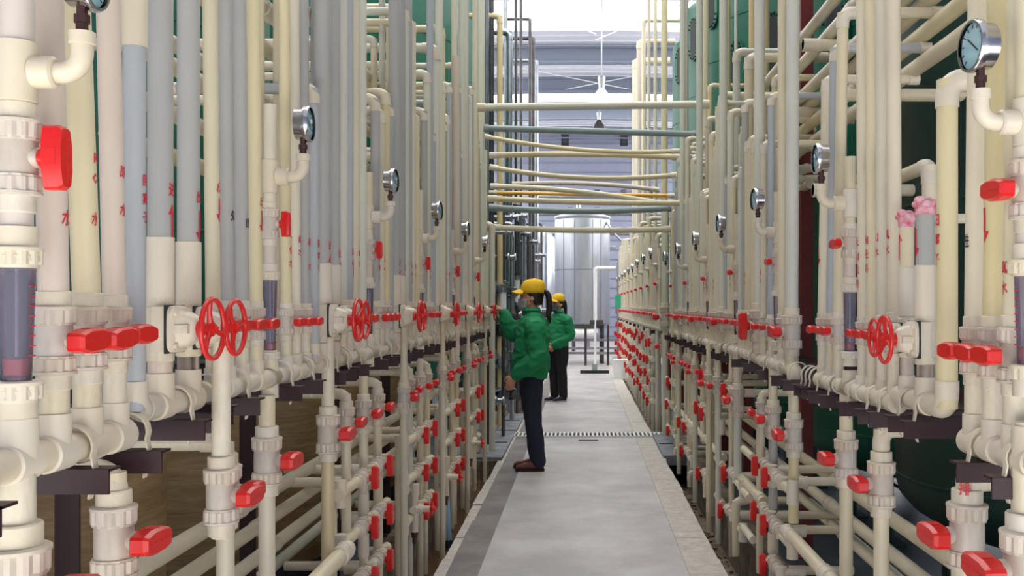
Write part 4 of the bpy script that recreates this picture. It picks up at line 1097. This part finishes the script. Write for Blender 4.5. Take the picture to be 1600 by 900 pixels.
# ------------------------------------------------------------------ the silver tank at the end of the aisle
TY = 24.5; TX = (910-CX)*TY/F; TR = 43*TY/F
root = empty('silver_tank', (TX, TY, 0)); zt = height(337, TY); zb = height(505, TY)
b = MB(); b.lathe((TX,TY,0), (0,0,1), [(zb,TR),(zt-.12,TR)], 48, caps=False); sh = child('shell', b, M['silver'], root)
b = MB(); b.lathe((TX,TY,zt-.12), (0,0,1), [(0,TR),(.04,TR+.02),(.08,TR+.02),(.1,TR-.02),(.2,TR*.6),(.24,.1)], 48); child('lid', b, M['silver'], root)
b = MB(); b.lathe((TX,TY,zb-.28), (0,0,1), [(0,.12),(.28,TR)], 48); child('cone_bottom', b, M['darksteel'], root)
for z in (height(422, TY), zb):
    b = MB(); b.lathe((TX,TY,z), (0,0,1), [(-.015,TR),(-.012,TR+.012),(.012,TR+.012),(.015,TR)], 48, caps=False); child('band', b, M['steel'], root)
for a in (-2.3, -1.85, -1.2, -.85):
    b = MB(); b.box((TX+TR*cos(a)*1.004, TY+TR*sin(a)*1.004, (zb+zt)/2-.05), (.012,.012,zt-zb-.2)); child('sheet_seam', b, M['steel'], root)
for a in (-.6, -2.5, .6, 2.5):
    b = MB(); b.box((TX+TR*.85*cos(a), TY+TR*.85*sin(a), zb/2), (.1,.1,zb)); child('leg', b, M['darksteel'], root)
b = MB(); b.lathe((TX-.1,TY,zt+.1), (0,0,1), [(0,.06),(.18,.06)], 14); b.tube([(TX+.55,TY-.3,zt-.1),(TX+.8,TY-.5,zt-.5),(TX+1.15,TY-.5,zt-.85)], .03, 8); child('nozzle', b, M['steel'], root)
tag(root, 'large silver cylindrical tank on legs at the end of the aisle', 'tank')
root = empty('platform_frame', (TX, 23.4, 0)); zf = height(553, 23.4)
for i, px in enumerate((842, 880, 915, 950)):
    x = (px-CX)*23.4/F; b = MB(); b.box((x, 23.4, .5), (.06,.06,1.0)); child('leg', b, M['darksteel'], root)
for z in (.3, .42, .62):
    b = MB(); b.box((TX, 23.4, z), (2.0,.05,.06)); child('rail', b, M['steel'], root)
tag(root, 'low steel platform frame in front of the silver tank', 'frame')
b = MB(); b.lathe((-.9, 23.9, .75), (1,0,0), [(0,.13),(1.2,.13)], 20); o = own('wrapped_pipe', b, M['white'], origin=(-.9,23.9,.75)); b = MB(); b.lathe((.3,23.9,.75), (1,0,0), [(0,.16),(.05,.16)], 20); child('flange', b, M['steel'], o); tag(o, 'thick white wrapped pipe lying below the silver tank', 'pipe')
root = empty('pump', (-.95, 22.6, 0)); b = MB(); b.lathe((-1.1,22.6,.2), (1,0,0), [(0,.12),(.02,.15),(.35,.15),(.4,.1),(.5,.06)], 18); child('motor', b, M['white'], root); b = MB(); b.box((-.9,22.6,.03), (.6,.3,.06)); child('base', b, M['darksteel'], root); tag(root, 'white pump on a dark base at the far left of the aisle', 'pump')
# goose-neck white pipe in front of the tank
x = (930-CX)*21.5/F; yy = 21.5; zt_ = height(419, yy)
o = pipe_straight((x, yy, height(500, yy)), (x, yy, zt_), .085, M['white'], 'goose_neck_pipe'); child('elbow', elbow_mb((x,yy,zt_), (0,0,-1), (1,0,0), .085), M['white'], o); b = MB(); b.lathe((x+.04,yy,zt_), (1,0,0), [(0,.0425),(.42,.0425)], 14); child('branch_pipe', b, M['white'], o); b = MB(); b.box((x+.03, yy, height(500,yy)-.06), (.3,.2,.12)); child('hopper', b, M['darksteel'], o)
b = MB(); b.lathe((x,yy,.12), (0,0,1), [(0,.028),(height(500,yy)-.2,.028)], 12); child('drop_pipe', b, M['white'], o)
tag(o, 'white pipe bent at right angles in front of the silver tank', 'pipe')
# squeegee standing on the floor
sx = (930-CX)*22/F-.03; sy = 20.6
root = empty('floor_squeegee', (sx, sy, 0)); b = MB(); b.box((sx, sy, .035), (.62,.05,.07)); child('blade', b, M['black'], root)
b = MB(); b.tube([(sx,sy,.06),(sx+.02,sy+.05,1.35)], .014, 10); child('handle', b, M['white'], root); b = MB(); b.box((sx,sy,.13), (.12,.05,.14)); child('bracket', b, M['mid'], root)
tag(root, 'black floor squeegee standing upright at the end of the aisle', 'squeegee')
root = empty('white_bucket', (.80, 19.2, 0)); b = MB(); b.lathe((.74,19.2,0), (0,0,1), [(0,.15),(.36,.18),(.37,.19),(.38,.17)], 24); child('shell', b, M['white'], root); b = MB(); b.tube([(.56,19.2,.35),(.58,19.05,.42),(.74,19.0,.45),(.9,19.05,.42),(.92,19.2,.35)], .006, 6); child('handle', b, M['steel'], root); tag(root, 'white bucket beside the far end of the right rack', 'bucket')
# far equipment by the back wall
rr = random.Random(2)
for i in range(14):
    x = -3.2+i*.48; yy = 29+rr.random()*4; b = MB(); zt2 = rr.uniform(2.2, 4.6); b.lathe((x,yy,0), (0,0,1), [(0,.06),(zt2,.06)], 10); o = own('steel_pipe', b, M['steel' if i % 2 else 'darksteel'], origin=(x,yy,0)); b = MB(); b.lathe((x,yy,zt2-.05), (1,0,0), [(0,.06),(.45,.06)], 10); b.lathe((x,yy,1.2), (0,0,1), [(0,.11),(.2,.11)], 10); child('flange', b, M['steel'], o)
    reg(o, 'far steel standpipe behind the silver tank, {n} from the camera', 'pipe', 'far steel standpipes')
for z in (3.6, 4.2, 4.75):
    b = MB(); b.lathe((-4,27.5+z*.3,z), (1,0,0), [(0,.06),(8,.06)], 12); o = own('steel_pipe', b, M['steel'], origin=(-4,27.5,z)); 
    for q in range(10):
        b = MB(); b.box((-3.6+q*.8, 27.5+z*.3, z+.12), (.16,.12,.16)); child('hanger', b, M['darksteel'], o)
    reg(o, 'far horizontal pipe on hangers above the silver tank, {n} from the bottom', 'pipe', 'far horizontal pipes', key=z)
for i, (x, yy, R, h) in enumerate(((-2.9,27.5,.75,3.6),(2.7,27.8,.75,3.5),(-1.15,26.8,.36,3.3))):
    root = empty('silver_tank', (x,yy,0)); b = MB(); b.lathe((x,yy,0), (0,0,1), [(.5,.3),(.8,R),(h,R),(h+.25,.2)], 32); child('shell', b, M['silver'], root)
    for a in (.8,2.4,4.0,5.5):
        b = MB(); b.box((x+R*.8*cos(a), yy+R*.8*sin(a), .4), (.08,.08,.8)); child('leg', b, M['darksteel'], root)
    tag(root, ('wide silver vessel far left behind the silver tank','wide silver vessel far right behind the silver tank','narrow silver vessel close left of the silver tank')[i], 'tank')
x, yy = (964-CX)*20/F, 22.5
root = empty('green_sign', (.80, 22.4, 1.55)); b = MB(); b.box((.80,22.4,1.55), (.14,.02,.3)); child('plate', b, M['signgreen'], root); b = MB(); b.box((.8,22.44,1.1), (.03,.03,2.2)); child('post', b, M['steel'], root); tag(root, 'small green sign on a thin post by the silver tank', 'sign')

# ------------------------------------------------------------------ lamps
def pendant(px, py, Y, sc, text, lit):
    x = (px-CX)*Y/F; z = height(py, Y); root = empty('pendant_lamp', (x, Y, z))
    b = MB(); b.lathe((x,Y,z), (0,0,1), [(.16*sc,.05*sc),(.36*sc,.075*sc),(.40*sc,.03*sc)], 18); child('ballast_housing', b, M['silver'], root)
    b = MB(); b.lathe((x,Y,z), (0,0,1), [(-.18*sc,.21*sc),(-.16*sc,.215*sc),(0,.17*sc),(.16*sc,.055*sc)], 28, caps=False); child('shade', b, M['white'] if lit else M['darksteel'], root)
    b = MB(); b.ball((x,Y,z-.03*sc), .11*sc, 16, 8, (1,1,1.1)); child('bulb', b, M['lamp'] if lit else M['white'], root)
    b = MB(); b.lathe((x,Y,z+.38*sc), (0,0,1), [(0,.014),(zroof(x)-z-.38*sc,.014)], 8); child('rod', b, M['steel'], root)
    tag(root, text, 'lamp', 'hall lamps')
pendant(940, 152, 20.2, 1.15, 'nearer white bell-shaped pendant lamp hanging over the aisle', True)
pendant(936, 196, 30.2, 1.1, 'farther dark pendant lamp hanging below the nearer white one', False)
for px, yy in ((883, 38.6), (975, 38.6)):
    x = (px-CX)*yy/F; z = height(219, yy); root = empty('loudspeaker', (x, yy, z)); b = MB(); b.box((x,yy,z), (.3,.25,.42)); child('case', b, M['black'], root); b = MB(); b.lathe((x,yy-.12,z-.05), (0,-1,0), [(0,.11),(.02,.11),(.03,.06)], 14); child('cone', b, M['ink'], root); b = MB(); b.box((x,yy,z+.28), (.04,.04,.2)); child('hanger', b, M['steel'], root)
    tag(root, ('left' if px < 900 else 'right')+' small black box hanging from the farthest roof beam', 'speaker', 'boxes hanging from the beam')

# ------------------------------------------------------------------ floor grate and plates
gy = 10.75; root = empty('floor_grate', (0, gy, 0))
b = MB()
b.box((.08, gy-.15, .006), (1.84,.02,.02)); b.box((.08, gy+.15, .006), (1.84,.02,.02)); child('frame', b, M['grate'], root)
b = MB(); b.box((.08, gy, .001), (1.84,.3,.006)); child('bar_shade', b, M['shade_joint'], root)  # dark sheet on the solid floor, painting the shade between the bars
for k in range(40):
    b = MB(); b.box((-.82+k*.0462, gy, .008), (.022,.29,.018)); child('grate_bar', b, M['grate'], root)
tag(root, 'white slotted drain grate across the walkway', 'drain grate', kind=None)
for nm, (x, yy, sx_, sy_), t in (('floor_plate', (-1.02, 10.0, .5, 1.9), 'grey plate covering the left channel before the grate'), ('floor_plate', (.94, 9.9, .36, 1.5), 'grey plate covering the right channel before the grate'), ('floor_plate', (-1.02, 11.9, .5, 1.7), 'grey plate covering the left channel beyond the grate')):
    b = MB(); b.box((x, yy, .012), (sx_, sy_, .03)); b.box((x, yy-sy_/2, -.02), (sx_, .03, .09)); o = own(nm, b, M['plate'], origin=(x, yy, 0))
    b = MB(); b.box((x, yy, .03), (sx_*.9, .02, .006)); child('plate_joint', b, M['shade_joint'], o); tag(o, t, 'floor plate', 'channel cover plates')
b = MB(); b.box((-.95, 9.02, -.1), (.36, .05, .2)); struct('trim_7', b, M['rough'])
b = MB(); b.box((.05, 10.35, .004), (.012+.2, .06, .006)); tag(own('floor_cover', b, M['ink'], origin=(-.2,10.3,0)), 'small dark slot cover in the walkway just before the grate', 'cover')
# debris in the right channel
b = MB()
for k in range(160):
    R = Matrix.Rotation(rr.random()*3, 3, 'Z'); sz = rr.uniform(.01, .045); b.box((rr.uniform(.8,.98), rr.uniform(4.5,10), -.295), (sz, sz*.7, sz*.5), R)
tag(own('gravel', b, M['rough'], origin=(.9,7,-.3)), 'loose grit and chips of concrete in the right channel', 'rubble', kind='stuff')

# ------------------------------------------------------------------ people
def bake_remesh(mb, name, voxel, smooth=4, disp=0, dscale=9, seed=0, stretch=(1,1,1)):
    me = mb.mesh(name, 3.2); o = bpy.data.objects.new(name, me); C.objects.link(o)
    m = o.modifiers.new('r', 'REMESH'); m.mode = 'VOXEL'; m.voxel_size = voxel; m.use_smooth_shade = True
    m = o.modifiers.new('s', 'SMOOTH'); m.iterations = smooth; m.factor = .5
    dg = bpy.context.evaluated_depsgraph_get(); out = bpy.data.meshes.new_from_object(o.evaluated_get(dg))
    bpy.data.objects.remove(o)
    if disp:
        out.update(); ns = [v.normal.copy() for v in out.vertices]
        for v, n_ in zip(out.vertices, ns):
            p = Vector((v.co.x*stretch[0], v.co.y*stretch[1], v.co.z*stretch[2]))*dscale+Vector((seed*3.1,0,seed))
            t = noise.noise(p)+.5*noise.noise(p*2.1)
            v.co += n_*(disp*(1-abs(t)*2.2))
    out.polygons.foreach_set('use_smooth', [True]*len(out.polygons)); out.update()
    out.name = name; return out
def limb(b, pts, rs, n=16):
    """smooth tapering limb through the joints"""
    P_ = [Vector(p) for p in pts]; path = []; rad = []
    for i in range(len(P_)-1):
        p0 = P_[max(i-1,0)]; p1 = P_[i]; p2 = P_[i+1]; p3 = P_[min(i+2,len(P_)-1)]
        for k in range(6):
            t = k/6
            path.append(.5*((2*p1)+(-p0+p2)*t+(2*p0-5*p1+4*p2-p3)*t*t+(-p0+3*p1-3*p2+p3)*t**3)); rad.append(rs[i]*(1-t)+rs[i+1]*t)
    path.append(P_[-1]); rad.append(rs[-1])
    b.tube(path, rad, n); b.ball(path[0], rad[0]*.98, 14, 8); b.ball(path[-1], rad[-1]*.98, 14, 8)
def el(z, cx, cy, rx, ry): return ((cx, cy, z), (rx,0,0), (0,ry,0))
def hand(b, wrist, d, palm_n, thumb_side, curl=.5, L=.17):
    """palm and five fingers. d: direction of the hand, palm_n: the way the palm faces"""
    w0 = Vector(wrist); d = Vector(d).normalized(); n_ = Vector(palm_n); n_ = (n_-d*n_.dot(d)).normalized(); sd = d.cross(n_)*thumb_side
    R = Matrix((sd, n_, d)).transposed()
    b.ball(w0+d*L*.28, L*.26, 14, 8, (.95,.46,1.2), R)
    for i, (off, ln) in enumerate(((.9,.40),(.32,.46),(-.26,.43),(-.82,.34))):
        base = w0+d*L*.50+sd*off*L*.19; a = curl*(.8+.1*i); pts = [base-d*L*.1]; p = base; ang = 0
        pts.append(p)
        for j in range(3):
            ang += a; dd = d*cos(ang)+n_*sin(ang); p = p+dd*L*ln*(.45,.32,.23)[j]; pts.append(p)
        b.tube(pts, [.0095,.0095,.009,.0082,.0068], 8); b.ball(p, .0068, 8, 6)
    t0 = w0+d*L*.12+sd*L*.18; t1 = t0+(sd*.75+d*.6+n_*.2).normalized()*L*.2; t2 = t1+(d*.8+sd*.1+n_*(.4+curl*.3)).normalized()*L*.17
    b.tube([t0, t1, t2], [.013,.011,.008], 8); b.ball(t2, .008, 8, 6)

def person(P_):
    root = empty('person', P_['loc'], (0,0,P_['rz']))
    H = P_['H']; k = H/1.62
    def Z(v): return v*k
    hx = P_['head_x']; tx = P_['torso_x']
    nearS, nearE, nearH = [Vector(p) for p in P_['near']]; farS, farE, farH = [Vector(p) for p in P_['far']]
    # body: one continuous surface
    b = MB()
    b.rings([el(Z(.80),tx,0,.09,.14), el(Z(.92),tx,0,.115,.165), el(Z(1.02),tx,0,.095,.135), el(Z(1.15),tx,0,.10,.14), el(Z(1.26),tx+.01,0,.105,.16), el(Z(1.335),tx+.01,0,.075,.155), el(Z(1.37),tx,0,.055,.08), el(Z(1.42),(tx+hx)/2,0,.05,.052), el(Z(1.47),hx+.012,0,.05,.05)], 22)
    hz = Z(1.52)
    b.rings([el(hz-.115,hx-.045,0,.028,.026), el(hz-.10,hx-.03,0,.062,.045), el(hz-.06,hx-.012,0,.084,.06), el(hz-.01,hx,0,.092,.069), el(hz+.04,hx+.004,0,.093,.072), el(hz+.08,hx+.008,0,.082,.065), el(hz+.105,hx+.008,0,.055,.045), el(hz+.115,hx+.008,0,.02,.02)], 24)
    b.ball((hx-.098,0,hz-.03), .014, 10, 6, (1.1,.8,1.5)); b.ball((hx-.088,0,hz-.07), .012, 10, 6, (.7,1.9,.6))
    for q in (-1, 1):
        b.ball((hx+.01,q*.073,hz-.015), .022, 10, 6, (.8,.35,1.3))
    for (fx, fy), side in ((P_['foot_n'], -1), (P_['foot_f'], 1)):
        limb(b, [(tx,side*.08,Z(.86)), (tx*.6+fx*.4-.01,side*.085,Z(.46)), (fx+.02,fy,Z(.09))], [.078,.05,.036])
        b.ball((fx-.04,fy,.045), .045, 12, 8, (2.2,.8,.7))
    for sh, e, h_, (hd, pn, ts, cu) in ((nearS,nearE,nearH,P_['hand_n']), (farS,farE,farH,P_['hand_f'])):
        limb(b, [(tx,sh.y*.7,sh.z-.01), sh, e, h_], [.05,.048,.037,.026])
        hand(b, h_, hd, pn, ts, cu)
    link('body', bake_remesh(b, 'body', .0065, 2), M['skin'], root)
    for q in (-1, 1):
        b = MB(); b.ball((hx-.080,q*.031,hz+.005), .011, 10, 6, (.7,1.2,.6)); link('eye', b.mesh('eye'), M['ink'], root)
        b = MB(); b.ball((hx-.082,q*.031,hz+.026), .012, 8, 5, (.4,1.5,.28)); link('eyebrow', b.mesh('eyebrow'), M['hair'], root)
    # trousers
    b = MB()
    b.rings([el(Z(.78),tx,0,.11,.155), el(Z(.90),tx,0,.125,.165), el(Z(1.0),tx,0,.105,.145)], 22)
    for (fx, fy), side in ((P_['foot_n'], -1), (P_['foot_f'], 1)):
        limb(b, [(tx,side*.075,Z(.84)), (tx+.0,side*.085,Z(.66)), (tx*.5+fx*.5,fy*.5+side*.045,Z(.45)), (fx+.03,fy,.085)], [.102,.095,.074,.062])
    link('trousers', bake_remesh(b, 'trousers', .012, 3, .006, 7, 1, (1.6,1.6,.7)), M[P_['trousers']], root)
    # jacket
    b = MB(); q = P_['bulk']
    b.rings([el(Z(.80),tx,0,.115*q,.155*q), el(Z(.83),tx,0,.132*q,.175*q), el(Z(.87),tx-.005,0,.155*q,.195*q), el(Z(.98),tx-.01,0,.158*q,.195*q), el(Z(1.10),tx,0,.15*q,.19*q), el(Z(1.22),tx+.015,0,.14*q,.19*q), el(Z(1.30),tx+.02,0,.115*q,.18*q), el(Z(1.345),tx+.015,0,.08,.125), el(Z(1.38),tx+.005,0,.068,.078), el(Z(1.405),tx,0,.066,.072)], 28)
    for sh, e, h_, side in ((nearS,nearE,nearH,-1), (farS,farE,farH,1)):
        hd = (h_-e).normalized(); cuff = h_-hd*.02
        limb(b, [(tx+.01,sh.y*.55,sh.z-.02), sh, (sh+e)/2, e, e*.45+cuff*.55, cuff], [.085,.083*q,.08*q,.074*q,.066*q,.042])
        b.lathe(cuff-hd*.02, hd, [(0,.042),(.045,.038)], 18)
    jk = link('jacket', bake_remesh(b, 'jacket', .010, 2, .012*P_.get('fold',1), 6.5, 4, (1,1,1.5)), M['jacket'], root)
    b = MB(); b.rings([el(Z(1.37),tx+.005,0,.073,.083), el(Z(1.41),tx-.004,0,.07,.076), el(Z(1.425),tx-.008,0,.078,.082), el(Z(1.40),tx-.002,0,.09,.095)], 24, caps=False); link('collar', b.mesh('collar'), M['jacket'], jk)
    # hair, tail, cap
    b = MB()
    b.rings([el(hz-.07,hx+.045,0,.05,.055), el(hz-.03,hx+.035,0,.068,.073), el(hz+.02,hx+.022,0,.085,.082), el(hz+.06,hx+.012,0,.09,.08), el(hz+.10,hx+.01,0,.06,.055)], 22)
    link('hair', bake_remesh(b, 'hair', .01, 1, .003, 30, 2), M['hair'], root)
    b = MB(); tl = P_['tail']
    pts = [(hx+.085,0,hz+.035),(hx+.125,0,hz+.045),(hx+.15,0,hz),(hx+.155,0,hz-.10),(hx+.15,-.01,hz-tl*.7),(hx+.165,-.01,hz-tl)]
    limb(b, pts, [.015,.022,.026,.028,.024,.006], 12); link('ponytail', b.mesh('ponytail', 2), M['hair'], root)
    b = MB()
    b.rings([el(hz+.035,hx+.006,0,.106,.088), el(hz+.06,hx+.006,0,.108,.09), el(hz+.10,hx+.012,0,.106,.088), el(hz+.135,hx+.018,0,.09,.075), el(hz+.155,hx+.02,0,.06,.05), el(hz+.162,hx+.02,0,.015,.015)], 28)
    cp_ = link('cap', b.mesh('cap', 2), M['cap'], root)
    b = MB(); nu, nv = 6, 13
    for t in (0, .009):
        for i in range(nu):
            for j in range(nv):
                a = pi*.5+pi*j/(nv-1); rr_ = i/(nu-1); y_ = sin(a)*.080; x_ = cos(a)*.105*rr_-(1-rr_)*0
                x_ = -.5*.0+(-abs(cos(a))*.105)*rr_; b.v.append(Vector((hx-.072+x_, y_, hz+.066+t-y_*y_*6.0+x_*.2)))
    for t in (0, 1):
        for i in range(nu-1):
            for j in range(nv-1):
                q0 = t*nu*nv+i*nv+j; f = (q0, q0+1, q0+nv+1, q0+nv); b.f.append(f if t == 0 else f[::-1])
    for j in range(nv-1):
        q0 = (nu-1)*nv+j; b.f.append((q0, q0+1, q0+1+nu*nv, q0+nu*nv))
    link('brim', b.mesh('brim'), M['cap'], cp_)
    b = MB(); b.ball((hx+.02,0,hz+.164), .009, 8, 5, (1,1,.6)); link('button', b.mesh('button'), M['cap'], cp_)
    # mask
    b = MB(); n = 11; rows = 5; i0 = 0
    for j in range(rows):
        t = j/(rows-1); z = hz-.018-.088*t
        for i in range(n):
            a = pi-1.25+2.5*i/(n-1); rx = .098-.012*t*t+.016*math.exp(-((a-pi)/.35)**2); ry = .076-.016*t
            b.v.append(Vector((hx-.004-.012*t+cos(a)*rx, sin(a)*ry, z)))
    for j in range(rows-1):
        for i in range(n-1): b.f.append((j*n+i, j*n+i+1, (j+1)*n+i+1, (j+1)*n+i))
    mo = link('face_mask', b.mesh('face_mask', 2), M[P_['mask']], root); sd = mo.modifiers.new('thick', 'SOLIDIFY'); sd.thickness = .003
    for q2 in (-1, 1):
        b = MB(); b.tube([(hx-.03,q2*.074,hz-.03),(hx+.0,q2*.079,hz-.015),(hx+.02,q2*.078,hz-.02)], .0018, 6); link('strap', b.mesh('strap'), M['white'], mo)
    for (fx, fy), nm in ((P_['foot_n'], 'shoe'), (P_['foot_f'], 'shoe')):
        b = MB(); 
        b.rings([((fx+.075,fy,.05),(0,.030,0),(0,0,.034)), ((fx+.06,fy,.055),(0,.036,0),(0,0,.042)), ((fx+.01,fy,.055),(0,.039,0),(0,0,.044)), ((fx-.05,fy,.045),(0,.04,0),(0,0,.034)), ((fx-.11,fy,.038),(0,.045,0),(0,0,.026)), ((fx-.155,fy,.034),(0,.036,0),(0,0,.02)), ((fx-.172,fy,.03),(0,.015,0),(0,0,.01))], 18)
        so = link('shoe', b.mesh('shoe', 2), M['shoe'] if P_['mask'] == 'mask' else M['navy'], root)
        b = MB(); out = [(.082,.0),(.075,.03),(.03,.038),(-.04,.038),(-.11,.047),(-.16,.035),(-.178,.0),(-.16,-.035),(-.11,-.047),(-.04,-.038),(.03,-.038),(.075,-.03)]
        b.prism(out, 0, .02, lambda u, v, t: (fx+u, fy+v, t)); link('sole', b.mesh('sole'), M['sole'] if P_['mask'] == 'mask' else M['solelight'], so)
    tag(root, P_['label'], 'person', 'workers in green jackets'); return root
person(dict(loc=(-.475, 8.5, 0), rz=0.0, H=1.63, head_x=.015, torso_x=.015, bulk=1.03,
    near=[(.05,-.19,1.27),(.075,-.235,1.00),(-.135,-.20,.845)], far=[(-.02,.17,1.285),(-.17,.21,1.20),(-.255,.20,1.395)],
    hand_n=((-.35,.0,-1),(0,1,0),-1,.5), hand_f=((-.8,.1,.55),(-.3,-.2,-1),1,.55),
    foot_n=(.05,-.07), foot_f=(.02,.10), trousers='navy', mask='mask', tail=.23,
    label='worker in green jacket and yellow cap reaching for a red handwheel, nearer of the two'))
person(dict(loc=(-.385, 14.6, 0), rz=.75, H=1.58, head_x=-.01, torso_x=0.0, bulk=.9, fold=.8,
    near=[(.02,-.18,1.24),(.05,-.22,1.0),(-.15,-.05,.86)], far=[(.02,.18,1.24),(.05,.22,1.0),(-.15,.04,.845)],
    hand_n=((-.5,.7,-.5),(.8,.3,.2),-1,.5), hand_f=((-.5,-.7,-.5),(.8,-.3,.2),1,.5),
    foot_n=(.0,-.08), foot_f=(-.03,.08), trousers='blacktr', mask='maskd', tail=.2,
    label='worker in green jacket standing farther back with hands folded in front'))

# ------------------------------------------------------------------ the labels: number alike things outward from the camera
for text, lst in REG.items():
    lst.sort(key=lambda t: (t[0], t[1]))
    for i, (k, x, o, cat, group) in enumerate(lst):
        o['label'] = text.replace('{n}', ordn(i))
if not gate_used[0]: pass
